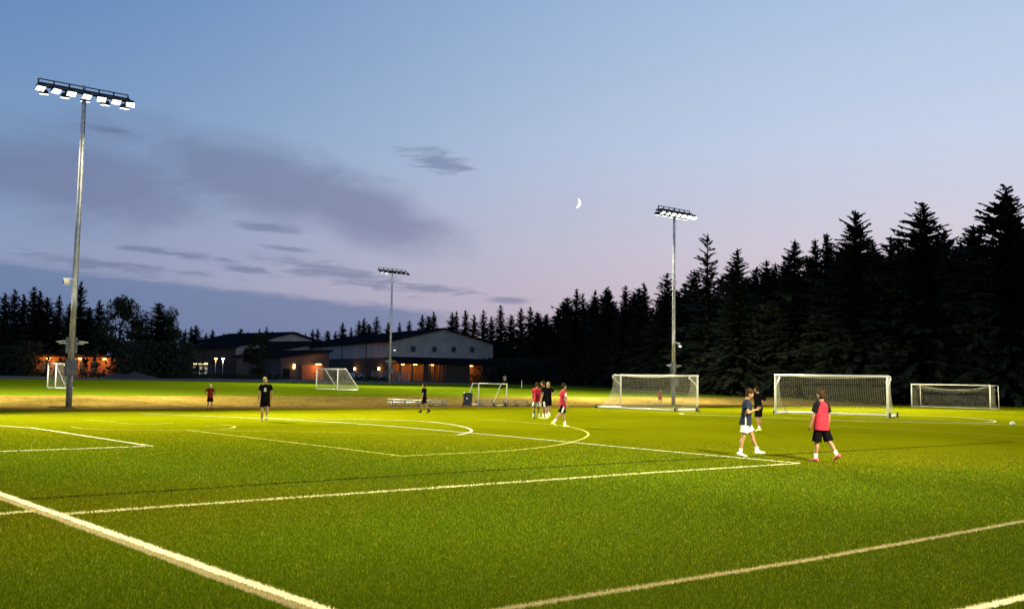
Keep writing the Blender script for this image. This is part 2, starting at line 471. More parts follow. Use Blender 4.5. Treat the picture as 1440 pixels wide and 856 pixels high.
# ------------------------------------------------------------------ floodlight masts
M_galv = mat('galvanised', (.52, .53, .54), .45, .12, 2.5, metal=.35, bump=.1)
M_galvd = mat('weathered_steel', (.16, .165, .17), .6, .2, 6, metal=.3)
M_black = mat('black_housing', (.02, .022, .025), .5, .2, 8)
M_lens = mat('flood_lens', (.9, .9, .9), .3, .02, 4, emit=(1, .98, .93), estr=2.6)
M_box = mat('cabinet_grey', (.11, .115, .12), .6, .15, 5)
def spot(loc, target, energy, angle, blend, colour, parent, radius=.18, name='lamp_light'):
    l = bpy.data.lights.new(name, 'SPOT'); l.energy = energy; l.spot_size = angle; l.spot_blend = blend
    l.color = colour; l.shadow_soft_size = radius
    o = bpy.data.objects.new(name, l); col.objects.link(o)
    o.parent = parent; o.location = loc
    d = Vector(target) - Vector(loc)
    o.rotation_euler = d.to_track_quat('-Z', 'Y').to_euler()
    return o
FLOOD = (1.0, .90, .54)
def mast(base, height, rz, label, front, back, power, targets, side_lamp=True, low=True, up=0.0, tilt=30, arm=2.5, cone=66, back_aim=(10, 24), group='floodlight masts round the pitch'):
    """local x along the head frame, local -y towards the pitch"""
    t = empty('floodlight_mast', base, rz)
    tag(t, label, 'floodlight', group)
    inv = Matrix.Rotation(-rz, 3, 'Z'); b = Vector(base)
    MB().tube([(0, 0, -.2), (0, 0, height * .13)], [.175, .17], 14).build('base_sleeve', M_galvd if low else M_galv, t, True)
    MB().tube([(0, 0, height * .12), (0, 0, height * .5), (0, 0, height + .25)], [.155, .13, .09], 14).build('pole', M_galv, t, True)
    for k in (.3, .55, .78):
        MB().tube([(0, 0, height * k), (0, 0, height * k + .12)], (.165 - .075 * k), 14).build('pole_joint', M_galv, t, True)
    MB().tube([(.16, -.05, height * .06), (.13, -.05, height * .5), (.1, -.03, height - .3)], .03, 6).build('conduit', M_galvd, t, True)
    L = arm
    for yy, zz, nm in ((-.28, height - .12, 'crossarm'), (.28, height - .12, 'crossarm')):
        MB().box((0, yy, zz), (2 * L, .10, .12)).build(nm, M_black, t)
    MB().tube([(-L, 0, height + .20), (L, 0, height + .20)], .035, 6).build('top_rail', M_black, t)
    for k in range(7):
        x = -L + 2 * L * k / 6
        MB().box((x, 0, height + .04), (.07, .07, .30)).build('rail_bracket', M_black, t)
        MB().box((x, 0, height - .12), (.08, .46, .08)).build('arm_link', M_black, t)
    def fixture(x, y, sgn, aim, lit, tgt):
        piv = Vector((x, y + sgn * .25, height - .46))
        rot = Matrix.Rotation(aim, 3, 'Z') @ Matrix.Rotation(sgn * R(tilt if sgn < 0 else 6), 3, 'X')
        # housing: flat tapered box, lens below
        h = MB(); w, d, th = .245, .19, .10
        top = [Vector((sx * w * .62, sy * d * .6, .22)) for sx, sy in ((-1, -1), (1, -1), (1, 1), (-1, 1))]
        low_ = [Vector((sx * w, sy * d, 0)) for sx, sy in ((-1, -1), (1, -1), (1, 1), (-1, 1))]
        rim = [Vector((sx * w, sy * d, -.05)) for sx, sy in ((-1, -1), (1, -1), (1, 1), (-1, 1))]
        h.add([piv + rot @ p for p in top + low_ + rim],
              [(0, 1, 2, 3), (11, 10, 9, 8)] + [(a, (a + 1) % 4, 4 + (a + 1) % 4, 4 + a) for a in range(4)] + [(4 + a, 4 + (a + 1) % 4, 8 + (a + 1) % 4, 8 + a) for a in range(4)])
        f = h.build('flood_lamp', M_black, t)
        ln = MB(); q = [rot @ Vector((sx * w * .97, sy * d * .97, -.062)) + piv for sx, sy in ((-1, -1), (1, -1), (1, 1), (-1, 1))]
        ln.prism(q, rot @ Vector((0, 0, .02))).build('lens', M_lens, f)
        MB().tube([(x, y, height - .12), piv + rot @ Vector((0, 0, .2))], .05, 6).build('yoke', M_black, f)
        if lit > 0:
            p = piv + rot @ Vector((0, 0, -.12))
            spot(p, inv @ (Vector(tgt) - b), lit, R(cone if sgn < 0 else 88), .85, FLOOD, f)
    for k in range(front):
        x = -L + 2 * L * (k + .0) / (front - 1)
        tg = targets[k % len(targets)]
        fixture(x, -.28, -1, R((k - front / 2) * -5 + (7 if k % 2 else -7)), power / front, tg)
    for k in range(back):
        x = -L + .45 + (2 * L - .45) * k / max(1, back - 1)
        tl = Matrix.Rotation(rz, 3, 'Z') @ Vector((x * 8.0, back_aim[k % 2], -b.z)) + b
        fixture(x, .28, 1, R((k - back / 2) * 6), power * .32 / back, tl)
    # service brackets, cabinets
    zb = height * .195
    MB().box((0, 0, zb), (1.35, .08, .06)).build('bracket', M_galv, t)
    for s in (-1, 1):
        sl = MB().box((s * .62, -.06, zb + .10), (.42, .3, .07), Matrix.Rotation(s * R(6), 3, 'Y')).build('uplight', M_galv, t)
        MB().box((s * .24, .04, zb - .1), (.13, .18, .9)).build('driver_box', M_galvd, t)
        if up: spot((s * .62, -.10, zb + .22), (s * .1, 0, height * .75), up, R(28), .8, (1, .97, .88), sl, .05)
    MB().box((0, -.12, height * .12), (.62, .4, height * .05)).build('cabinet', M_box, t, bevel=.015)
    if side_lamp:
        zz = height * (.30 if side_lamp == 1 else .38)
        sx = 1 if side_lamp == 1 else -1
        MB().tube([(0, 0, zz + .3), (sx * .35, -.1, zz + .3)], .03, 6).build('side_arm', M_galv, t)
        f = MB().box((sx * .5, -.16, zz + .12), (.34, .16, .40), Matrix.Rotation(R(-35), 3, 'X')).build('side_lamp', M_galvd, t)
        if side_lamp == 1:
            MB().box((sx * .5, -.25, zz + .06), (.30, .03, .34), Matrix.Rotation(R(-35), 3, 'X')).build('lens', M_lens, f)
    return t
RZ = math.atan2(UA.y, UA.x)
tg = lambda u, v: (*from_uv(u, v), .1)
POW = 620000
b1 = ground_at(96.5, 571)
mast(b1, 18.35, RZ, 'tall steel floodlight mast nearest the red shirted player, cabinet low on its pole', 7, 5, POW,
     [tg(-16, 42), tg(-4, 36), tg(6, 28), tg(16, 38), tg(22, 24), tg(32, 38), tg(44, 34)], side_lamp=2, up=500)
b2 = ground_at(946.9, 569)
mast(b2, 17.2, RZ, 'tall steel floodlight mast standing on the bank behind a net goal', 7, 5, POW,
     [tg(34, 42), tg(46, 26), tg(52, 42), tg(62, 22), tg(70, 40), tg(76, 28), tg(84, 42)], up=500, arm=2.05)
b3 = ground_at(547.6, 540)
mast(b3, 15.6, RZ + R(4), 'far slim floodlight mast standing in front of the gym building', 7, 0, POW * .8,
     [tg(34, 100), tg(50, 92), tg(66, 88), tg(20, 96), tg(74, 80), tg(44, 84), tg(58, 78)], side_lamp=1, tilt=-20, arm=2.28)
# the two masts of the near touchline (beside and behind the photographer; their shadows show on the pitch)
mast((*from_uv(17, -7), 0), 18.2, RZ + math.pi, 'floodlight mast on the near touchline beside the photographer', 7, 0, POW * .52,
     [tg(0, 18), tg(7, 22), tg(11, 11), tg(17, 30), tg(22, 18), tg(28, 27), tg(33, 19)], cone=50)
mast((*from_uv(67, -7), 0), 18.2, RZ + math.pi, 'floodlight mast on the near touchline towards the wooded end', 7, 0, POW * .40,
     [tg(48, 34), tg(56, 30), tg(62, 34), tg(68, 30), tg(74, 36), tg(80, 34), tg(86, 30)], cone=46)

# ------------------------------------------------------------------ moon (sunlit crescent)
def moon():
    D = 9000.0
    c = at_depth(810.2, 285.6, D); r = D * math.tan(R(.285))
    fwd = (c - Vector((0, 0, CAM_H))).normalized()
    right = fwd.cross(Vector((0, 0, 1))).normalized(); up = right.cross(fwd)
    ta = R(-13); ax = right * math.cos(ta) + up * math.sin(ta); ay = up * math.cos(ta) - right * math.sin(ta)
    vs, fs = [], []; n, m = 24, 8
    for i in range(n + 1):
        a = math.pi * i / n - math.pi / 2
        for j in range(m + 1):
            th = R(8) + (R(100) - R(8)) * 1.0 * j / m + R(0)
            th = math.acos(.40) * (1 - j / m)          # terminator at 0.40 r, limb at r
            dirx = math.cos(a) * math.cos(th); dirz = math.cos(a) * math.sin(th)
            vs.append(c + (ax * dirx + ay * math.sin(a) - fwd * dirz) * r)
    for i in range(n):
        for j in range(m): fs.append((i * (m + 1) + j, (i + 1) * (m + 1) + j, (i + 1) * (m + 1) + j + 1, i * (m + 1) + j + 1))
    o = MB().add(vs, fs).build('moon', mat('moonlight', (.6, .6, .6), .9, .05, .01, emit=(1, 1, .97), estr=1.3), None, True)
    tag(o, 'thin white crescent moon in the evening sky', 'moon')
moon()
#@@PART2
# ------------------------------------------------------------------ trees
M_bark = mat('bark', (.035, .028, .022), .9, .3, 4, bump=.5)
def foliage_mat(name, c):
    m = bpy.data.materials.new(name); m.use_nodes = True
    N = Nodes(m.node_tree); b = m.node_tree.nodes['Principled BSDF']
    g = N.new('ShaderNodeNewGeometry')
    n = N.noise(g.outputs['Position'], .7, 3)
    N.put(b.inputs['Base Color'], N.mix(N.sstep(n, .3, .7), (*[x * .6 for x in c], 1), (*[x * 1.3 for x in c], 1)))
    b.inputs['Roughness'].default_value = .9; b.inputs['Specular IOR Level'].default_value = .08
    return m
M_fir = foliage_mat('fir_needles', (.016, .023, .015))
M_leaf = foliage_mat('broad_leaves', (.022, .030, .014))

def conifer(seed, H=20.0, Rm=3.6, open_=0.0, levels=62, skirt=.04):
    g = random.Random(seed)
    t = empty('fir_tree', (0, 0, 0))
    MB().tube([(0, 0, -.3), (g.uniform(-.1, .1), g.uniform(-.1, .1), H * .5), (0, 0, H * .985)], [.36, .2, .03], 7).build('trunk', M_bark, t, True)
    vs, fs = [], []
    def quad(a, b, c, d):
        o = len(vs); vs.extend([a, b, c, d]); fs.append((o, o + 1, o + 2, o + 3))
    lop = [g.uniform(.72, 1.22) for _ in range(9)]
    for k in range(levels):
        f = (k + g.uniform(-.3, .3)) / levels
        z = H * (skirt + (1 - skirt) * max(0, f) ** .93)
        if z > H * .985: continue
        q = 1 - z / H
        rad = Rm * (q ** .78) * (1.0 if q < .75 else 1.0 - (q - .75) * 1.2) * g.uniform(.82, 1.12) + .12
        nb = int(7 + 7 * q) if not open_ else int(4 + 3 * q)
        a0 = g.uniform(0, 6.28)
        for b in range(nb):
            a = a0 + 6.283 * b / nb + g.uniform(-.3, .3)
            zb = z + g.uniform(-1.4, 1.4) * H / levels
            L = rad * g.uniform(.55, 1.22) * lop[int(a / 6.2832 * 9) % 9]
            if g.random() < .06: L *= 1.25
            if L < .12: continue
            rise = g.uniform(.15, .75) * (1 - q * .8) + .08
            droop = g.uniform(.28, .6) * q
            n = 3 if L < 1 else 5 if L < 2.4 else 7
            ca, sa = math.cos(a), math.sin(a)
            prev = None
            for i in range(n + 1):
                s = i / n
                p = Vector((ca * L * s, sa * L * s, zb + L * (rise * s - droop * s * s)))
                if prev is not None:
                    d = (p - prev); side = Vector((-sa, ca, 0))
                    wid = (.16 + .34 * L * (1 - .78 * s) * .34) * g.uniform(.7, 1.3)
                    tip = .55 if i == n else .95
                    for sg in (-1, 1):
                        hang = Vector((0, 0, -wid * g.uniform(.25, .75)))
                        fw = d * g.uniform(.35, .8)
                        quad(prev, prev + side * sg * wid + hang + fw, p + side * sg * wid * tip * g.uniform(.4, .9) + hang * .9 + fw * .6, p)
                    if g.random() < .75 - open_ * .4:
                        hz = Vector((0, 0, -g.uniform(.22, .5) * (.35 + .25 * L)))
                        quad(prev, prev + hz + d * .2, p + hz * g.uniform(.3, .8), p)
                prev = p
    for i in range(3):
        a = i * 2.1; w = .07
        quad(Vector((0, 0, H * .95)), Vector((math.cos(a) * w * 3, math.sin(a) * w * 3, H * .962)), Vector((0, 0, H * 1.012)), Vector((-math.cos(a) * w, -math.sin(a) * w, H * .97)))
    me = bpy.data.meshes.new('crown'); me.from_pydata(vs, [], fs); me.update()
    link_mesh('crown', me, M_fir, t)
    return t
def broadleaf(seed, H=16.0, Rm=5.0):
    g = random.Random(seed)
    t = empty('broadleaf_tree', (0, 0, 0))
    tr = MB(); tr.tube([(0, 0, -.3), (.15, 0, H * .3), (0, .1, H * .62)], [.34, .26, .1], 8)
    clumps = []
    for i in range(34):
        a = g.uniform(0, 6.28); rr = g.uniform(.0, 1) ** .6; zz = g.uniform(.12, .93)
        prof = math.sin(min(1, zz * 1.05) * math.pi) ** .55
        c = Vector((math.cos(a) * rr * Rm * prof * .8, math.sin(a) * rr * Rm * prof * .8, H * zz))
        clumps.append((c, g.uniform(.9, 1.9)))
        if i < 12: tr.tube([(0, 0, H * (.2 + .3 * g.random())), c * .5 + Vector((0, 0, H * .2)), c], [.12, .07, .02], 5)
    tr.build('trunk', M_bark, t, True)
    vs, fs = [], []
    for c, r in clumps:
        for _ in range(int(170 * r)):
            d = Vector((g.gauss(0, 1), g.gauss(0, 1), g.gauss(0, .85))).normalized() * r * g.uniform(.55, 1.08)
            p = c + d; s = g.uniform(.12, .26)
            u = Vector((g.gauss(0, 1), g.gauss(0, 1), g.gauss(0, 1))).normalized(); w = u.orthogonal().normalized()
            o = len(vs); vs.extend([p - u * s, p + w * s * .6, p + u * s, p - w * s * .6]); fs.append((o, o + 1, o + 2, o + 3))
    me = bpy.data.meshes.new('crown'); me.from_pydata(vs, [], fs); me.update()
    link_mesh('crown', me, M_leaf, t)
    return t
PROTO = [conifer(11, Rm=5.6), conifer(12, Rm=4.6), conifer(13, Rm=6.4, levels=70), conifer(14, Rm=4.1), conifer(15, Rm=5.2, open_=1.0, levels=40), conifer(16, Rm=3.2, levels=56)]
BROAD = [broadleaf(21), broadleaf(22, 16, 4.4)]
for p in PROTO + BROAD: KIDS[p.name] = [o for o in col.objects if o.parent == p]
USED = set()
def plant(proto, loc, h, wide, rz, label, group, h0=20.0):
    if proto.name in USED: t = copy_tree(proto)
    else: t = proto; USED.add(proto.name)
    s = h / h0
    t.location = loc; t.scale = (s * wide, s * wide, s); t.rotation_euler = (0, 0, rz)
    tag(t, label, 'tree', group)
    return t
tg_ = random.Random(99)
def tree_px(px, py, depth, kind, label, group, wide=1.0, proto=None):
    top = at_depth(px, py, depth)
    z0 = terr(top.x, top.y) - .05
    h = top.z - z0
    p = proto or PROTO[kind]
    return plant(p, (top.x, top.y, z0), h / (1.012 if p in PROTO else 1.0), wide, tg_.uniform(0, 6.28), label, group, 20.0 if p in PROTO else 16.0)
G_R = 'dark firs beyond the wooded end of the pitch'
L_R = 'tall dark fir in the wood behind the full-size goals'
right = [(1415, 261, 108, 2, 1.05), (1462, 318, 112, 0, 1.1), (1376, 352, 122, 1, 1.1), (1298, 284, 108, 2, 1.1), (1253, 330, 120, 1, .95), (1340, 345, 116, 0, 1.0),
         (1203, 294, 112, 0, 1.05), (1233, 350, 124, 3, 1.0), (1163, 326, 118, 3, .95), (1146, 334, 124, 1, .9), (1118, 335, 116, 1, 1.1), (1078, 364, 122, 3, 1.0),
         (1090, 368, 130, 1, 1.0), (1037, 348, 118, 3, 1.1), (963, 396, 140, 1, 1.1), (938, 382, 145, 3, 1.15), (1016, 385, 135, 1, 1.0),
         (1060, 392, 128, 0, 1.0), (1185, 345, 128, 1, 1.1), (1278, 345, 128, 0, 1.0), (1318, 330, 124, 1, .9), (1395, 330, 128, 3, 1.1), (1432, 300, 120, 1, 1.0)]
for x, y, d, k, w in right:
    tree_px(x, y, d, k, L_R if x != 1415 else 'tallest fir of the wood, its broad crown above all the others', G_R, w * 1.22)
tree_px(995.5, 327, 126, 4, 'slender fir with open see-through branches behind the right-hand mast', G_R, 1.15)
G_M = 'dark firs of the wood between gym and goals'
L_M = 'dark fir in the tree line beyond the lawn to the right of the gym'
mid = [(906, 396, 160, 1, 1.1), (880, 400, 168, 3, 1.1), (856, 405, 175, 1, 1.1), (837, 406, 180, 5, 1.2), (811, 404, 185, 1, 1.0), (820, 411, 190, 3, 1.0), (785, 431, 215, 1, 1.2),
       (797, 442, 200, 0, 1.1), (769, 440, 215, 3, 1.1), (746, 430, 220, 1, 1.1), (733, 431, 222, 1, 1.1), (704, 428, 228, 3, 1.1), (719, 441, 226, 0, 1.1), (691, 443, 235, 1, 1.1), (680, 435, 240, 3, 1.1), (757, 439, 228, 0, 1.1)]
for x, y, d, k, w in mid: tree_px(x, y, d, k, L_M, G_M, w)
G_B = 'far firs behind the school roofs'
L_B = 'small far fir on the skyline behind the school roofs'
back = [(667, 441), (655, 435), (642, 436), (636, 438), (610, 437), (603, 443), (594, 441), (576, 450), (562, 452), (546, 452), (530, 444), (519, 454), (512, 446), (505, 450), (494, 459), (482, 452), (472, 465),
        (461, 464), (447, 461), (440, 462), (430, 467), (419, 466), (405, 468), (392, 467), (383, 464), (375, 459), (365, 461), (356, 467), (349, 466), (339, 461), (330, 469), (322, 470), (315, 467), (299, 462), (290, 467), (276, 456), (269, 458), (261, 462)]
for i, (x, y) in enumerate(back): tree_px(x, y, 318 + (i * 37 % 23), (1, 3, 5, 1, 3, 0)[i % 6], L_B, G_B, 1.15)
G_L = 'trees at the left of the school'
left = [(-22, 405, 168, 0), (8, 410, 160, 1), (21, 405, 170, 3), (34, 412, 165, 1), (48, 402, 168, 3), (57, 407, 162, 1), (67, 416, 166, 0), (84, 413, 160, 5), (140, 420, 158, 1), (100, 424, 165, 0), (126, 430, 164, 0)]
for x, y, d, k in left: tree_px(x, y, d, k, 'dark fir in the clump behind the small goal at the left', G_L, 1.2)
tree_px(114.5, 394, 155, 3, 'taller narrow fir rising beside the left floodlight mast', G_L, 1.1)
tree_px(171, 416, 152, 0, 'round crowned broadleaf tree in the left clump', G_L, 1.0, BROAD[0])
tree_px(224, 424, 155, 0, 'dark broad fir at the right edge of the left clump', G_L, 1.5)
tree_px(240, 434, 156, 0, 'smaller broadleaf tree leaning on the dark broad fir', G_L, .85, BROAD[1])
tree_px(196, 440, 160, 0, 'low broadleaf tree filling the left clump', G_L, 1.0, BROAD[1])
tree_px(364.5, 468, 182, 0, 'dark bushy evergreen in front of the school wing', None, 1.15, BROAD[0])
# deeper rows of the wood, lower than the skyline
G_F = 'firs deeper inside the wood'
fill = random.Random(4)
for i in range(52):
    x = 760 + i * 14 + fill.uniform(-8, 8)
    d = 205 - (x - 760) * .135 + fill.uniform(-3, 6); d = max(d, 116)
    sky = float(np.interp(x, (760, 860, 930, 1000, 1060, 1120, 1200, 1300, 1440), (442, 420, 405, 394, 390, 372, 350, 342, 330)))
    tree_px(x, sky + fill.uniform(-22, 22), d + 6, fill.choice((0, 0, 2, 1)), 'broad fir standing deeper inside the dark wood', G_F, 1.3)
# undergrowth: one dark mass nobody could count
def undergrowth(name, spots, label):
    g = random.Random(31); vs, fs = [], []
    for (p, w, h) in spots:
        for _ in range(int(26 * w * h)):
            q = Vector(p) + Vector((g.gauss(0, w * .45), g.gauss(0, w * .35), h * g.random() ** 1.1))
            s = g.uniform(.15, .42)
            u = Vector((g.gauss(0, 1), g.gauss(0, 1), g.gauss(0, .7))).normalized(); ww = u.orthogonal().normalized()
            o = len(vs); vs.extend([q - u * s, q + ww * s * .6, q + u * s, q - ww * s * .6]); fs.append((o, o + 1, o + 2, o + 3))
    me = bpy.data.meshes.new(name); me.from_pydata(vs, [], fs); me.update()
    tag(link_mesh(name, me, M_fir), label, 'undergrowth', kind='stuff')
sp = []
for i in range(46):
    x = 690 + i * 17.5; d = 212 - (x - 690) * .18 if x < 1180 else 124 - (x - 1180) * .05
    p = at_depth(x, 540, max(d - 4, 104)); sp.append(((p.x, p.y, terr(p.x, p.y)), 4.2, 5.0))
for i in range(20):
    x = -40 + i * 15.5; p = at_depth(x, 530, 150 + (i * 7 % 5))
    if 34 < x < 182: continue
    sp.append(((p.x, p.y, terr(p.x, p.y)), 4.0, 4.5 if x < 60 else 5.5))
for x, dd, w, h in ((46, 142, 1.2, 4.6), (92, 142, 1.0, 4.6), (99, 142, 1.0, 4.6), (134, 142, .7, 4.6), (160, 142, 1.2, 4.8), (168, 142, 1.4, 4.8), (178, 143, 2, 5), (188, 145, 2.5, 5), (38, 144, 2.5, 5), (120, 142, 3.2, .7), (75, 142, 3.0, .7), (145, 142, 2.2, .7), (66, 141, .5, 3.6), (120, 141, .6, 4.0)):
    p = at_depth(x, 530, dd); sp.append(((p.x, p.y, terr(p.x, p.y)), w, h))
undergrowth('undergrowth', sp, 'dense dark undergrowth below the firs')
def stuff_hedge():
    sp = []
    for i in range(40):
        x = 150 + i * 10; p = at_depth(x, 533, 166 + (i * 7 % 5))
        if 395 < x < 470: continue
        sp.append(((p.x, p.y, terr(p.x, p.y)), 1.6, .8))
    undergrowth('low_hedge', sp, 'low dark planting along the edge of the far lawn')
stuff_hedge()

# ------------------------------------------------------------------ school buildings
M_siding = mat('pale_siding', (.32, .30, .27), .7, .08, .5)
M_sidingd = mat('dark_siding', (.05, .048, .05), .75, .12, .6)
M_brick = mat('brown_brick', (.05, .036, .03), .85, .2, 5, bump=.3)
M_roof = mat('dark_roof', (.014, .015, .018), .85, .2, 1.5, spec=0.0)
M_glass = mat('dark_glass', (.05, .06, .08), .12, .05, 2, spec=.6)
M_orange = mat('sodium_lamp', (.9, .7, .4), .4, .05, 3, emit=(1, .55, .14), estr=9)
M_warmw = mat('warm_window', (.8, .7, .45), .4, .1, 3, emit=(1, .8, .42), estr=.25)
M_trim = mat('trim_grey', (.2, .2, .21), .6, .1, 3)
SODIUM = (1, .36, .06)
def point(loc, energy, colour, parent, r=.12):
    l = bpy.data.lights.new('lamp_light', 'POINT'); l.energy = energy; l.color = colour; l.shadow_soft_size = r
    o = bpy.data.objects.new('lamp_light', l); col.objects.link(o); o.parent = parent; o.location = loc
    return o
# gym: origin at the corner between gable front and long side; x along the gable front, -y towards us
c0 = at_depth(550, 536, 200); c1 = at_depth(692.5, 536, 211)
GA = math.atan2(c1.y - c0.y, c1.x - c0.x); GW = math.hypot(c1.x - c0.x, c1.y - c0.y)
gz = terr(c0.x, c0.y) - .15
zpx = lambda px, py, d: at_depth(px, py, d).z - gz
EAVE = zpx(550, 479.5, 200); PEAK = zpx(621, 463, 205.5); BAND = zpx(550, 502, 200)
gym = empty('gym_building', (c0.x, c0.y, gz), GA)
tag(gym, 'large gym hall with pale gable, four small windows and lit porch', 'building')
GL = 60.0
MB().prism([(0, 0, BAND), (GW, 0, BAND), (GW, 0, EAVE), (GW / 2, 0, PEAK), (0, 0, EAVE)], (0, GL, 0)).build('upper_wall', M_siding, gym)
MB().box((GW / 2, GL / 2 + .06, BAND / 2), (GW - .12, GL, BAND)).build('lower_wall', M_brick, gym)
ov = .7
for s in (0, 1):
    xe = -ov if s == 0 else GW + ov
    ze = EAVE - ov * (PEAK - EAVE) / (GW / 2)
    MB().prism([(xe, -.5, ze + .03), (GW / 2, -.5, PEAK + .03), (GW / 2, -.5, PEAK + .36), (xe, -.5, ze + .36)], (0, GL + 1, 0)).build('roof_slope', M_roof, gym)
for k, xp in enumerate((578.5, 608, 635, 661.5)):
    xw = (xp - 550) / (692.5 - 550) * GW
    zc = zpx(xp, 491, 205)
    f = MB().box((xw, -.02, zc), (1.15, .10, 1.25)).build('window', M_trim, gym)
    MB().box((xw, -.075, zc), (.95, .02, 1.05)).build('pane', M_glass, f)
for yy in (14.5, 30, 46): MB().box((-.04, yy, EAVE / 2), (.16, .3, EAVE)).build('downpipe', M_sidingd, gym)
for yy in (4, 7.5, 11, 18.5, 22.5, 26.5): 
    MB().box((-.03, yy, BAND + 2.3), (.08, .45, .55)).build('wall_vent', M_trim, gym)
# porch along the gable front
PD = 4.0; pz0, pz1 = zpx(560, 511, 198), zpx(560, 503, 200)
MB().prism([(-.3, -PD - .4, pz0), (GW + .6, -PD - .4, pz0), (GW + .6, -PD - .4, pz0 + .35), (-.3, -PD - .4, pz0 + .35)], (0, .25, 0)).build('porch_fascia', M_roof, gym)
MB().prism([(-.3, -PD - .35, pz0 + .32), (-.3, .0, pz1 + .25), (-.3, .0, pz1 + .05), (-.3, -PD - .35, pz0 + .12)], (GW + .9, 0, 0)).build('porch_roof', M_roof, gym)
M_screen = mat('porch_brick', (.16, .085, .05), .85, .2, 4)
def xg(px): return (px - 550) / (692.5 - 550) * GW
for a, b in ((583, 590), (609, 612), (613, 647), (664, 690)):   # screen walls between the lit bays
    MB().box(((xg(a) + xg(b)) / 2, -PD + .2, pz0 / 2), (xg(b) - xg(a), .25, pz0)).build('porch_wall', M_brick, gym)
for a in (552, 568, 592, 598.5, 605): MB().box((xg(a), -PD + .2, pz0 / 2), (.28, .28, pz0)).build('porch_post', M_sidingd, gym)
MB().box((GW / 2, -.16, pz0 / 2), (GW - .2, .1, pz0 - .02)).build('back_wall', M_screen, gym)
for a in (557, 597, 603): MB().box((xg(a), -.24, 1.15), (.95, .06, 2.2)).build('door', M_sidingd, gym)
for a, e in ((560, 130), (577, 110), (600, 200), (655, 240)):
    l = MB().box((xg(a), -1.6, pz0 - .12), (.9, .35, .12)).build('porch_lamp', M_orange, gym)
    point((xg(a), -1.9, pz0 - .5), e, SODIUM, l)
for yy in (6.5, 21.0):
    zz = 2.6
    l = MB().box((-.18, yy, zz), (.28, .5, .55)).build('wall_lamp', M_orange, gym)
    point((-.75, yy, zz - .1), 70, SODIUM, l)
# entrance wing in front of the far end of the gym's long side
def block(name, label, px0, px1, d0, d1, ztop0, ztop1, depth, wallm, roofm=M_roof, zb=None, rise=0.0, over=.5):
    a = at_depth(px0, 536, d0); b = at_depth(px1, 536, d1)
    z0 = terr(a.x, a.y) - .15
    t = empty(name, (a.x, a.y, z0), math.atan2(b.y - a.y, b.x - a.x)); tag(t, label, 'building')
    w = math.hypot(b.x - a.x, b.y - a.y)
    h0 = at_depth(px0, ztop0, d0).z - z0; h1 = at_depth(px1, ztop1, d1).z - z0
    if zb:
        MB().prism([(0, 0, zb), (w, 0, zb), (w, 0, h1), (0, 0, h0)], (0, depth, 0)).build('upper_wall', wallm, t)
        MB().prism([(.06, .06, 0), (w - .06, .06, 0), (w - .06, .06, zb), (.06, .06, zb)], (0, depth - .12, 0)).build('lower_wall', M_brick, t)
    else:
        MB().prism([(0, 0, 0), (w, 0, 0), (w, 0, h1), (0, 0, h0)], (0, depth, 0)).build('wall', wallm, t)
    MB().prism([(-over, -over, h0 + .03), (w + over, -over, h1 + .03), (w + over, -over, h1 + .5), (-over, -over, h0 + .5)], (0, depth + 2 * over, 0)).build('roof', roofm, t)
    return t, w, h0, h1
wing, ww, h0, h1 = block('entrance_wing', 'low brown entrance wing with an orange lit brick doorway', 394, 462, 196, 206, 503, 495, 14, M_sidingd)
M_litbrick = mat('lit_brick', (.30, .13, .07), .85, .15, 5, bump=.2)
xw = lambda px: (px - 394) / 68 * ww
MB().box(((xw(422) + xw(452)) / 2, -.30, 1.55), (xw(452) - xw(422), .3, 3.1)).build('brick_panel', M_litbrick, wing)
l = MB().box((xw(441), -1.15, 3.25), (1.1, .5, .16)).build('entrance_lamp', M_orange, wing); point((xw(440), -2.0, 2.9), 300, SODIUM, l)
l = MB().box((xw(411), -.25, 2.7), (.3, .25, .9)).build('wall_lamp', M_orange, wing); point((xw(411), -.9, 2.6), 35, SODIUM, l)
MB().box((xw(402), -.06, 1.1), (1.6, .1, 2.2)).build('door', M_roof, wing)
hallb, ww, h0, h1 = block('school_hall', 'school hall with a long sloping dark roof above the entrance wing', 380, 456, 236, 250, 495, 481.5, 22, M_siding, zb=4.4)
# rear hall with a low gable
a = at_depth(366, 536, 268); b = at_depth(437, 536, 281); z0 = terr(a.x, a.y) - .15
rear = empty('school_hall', (a.x, a.y, z0), math.atan2(b.y - a.y, b.x - a.x)); tag(rear, 'rear school hall whose pale low gable shows above the other roofs', 'building')
ww = math.hypot(b.x - a.x, b.y - a.y); he = at_depth(372, 479, 268).z - z0; hp = at_depth(410.5, 468.8, 276).z - z0; h2 = at_depth(437, 478, 281).z - z0; xp = ww * .6
MB().prism([(0, 0, 0), (ww, 0, 0), (ww, 0, h2), (xp, 0, hp), (0, 0, he)], (0, 30, 0)).build('wall', M_siding, rear)
MB().prism([(-.8, -.6, he - .1), (xp, -.6, hp + .03), (xp, -.6, hp + .5), (-.8, -.6, he + .35)], (0, 31, 0)).build('roof_slope', M_roof, rear)
MB().prism([(ww + .8, -.6, h2 - .1), (xp, -.6, hp + .03), (xp, -.6, hp + .5), (ww + .8, -.6, h2 + .35)], (0, 31, 0)).build('roof_slope', M_roof, rear)
for px, py in ((379, 485), (411, 479)):
    q = (px - 366) / 71 * ww; zc = at_depth(px, py, 270).z - z0
    MB().box((q, -.2, zc), (.4, .3, .3)).build('wall_lamp', mat('cool_lamp', (.8, .8, .8), .4, .05, 3, emit=(.9, .95, 1), estr=.5), rear)
classw, ww, h0, h1 = block('classroom_wing', 'brown classroom wing behind the lamp posts', 268, 330, 226, 232, 492, 489, 18, M_brick)
tall, ww, h0, h1 = block('school_hall', 'pale sided hall with slanted roof behind the bushy evergreen', 322, 372, 238, 246, 489, 480.5, 20, M_siding, zb=5.2)
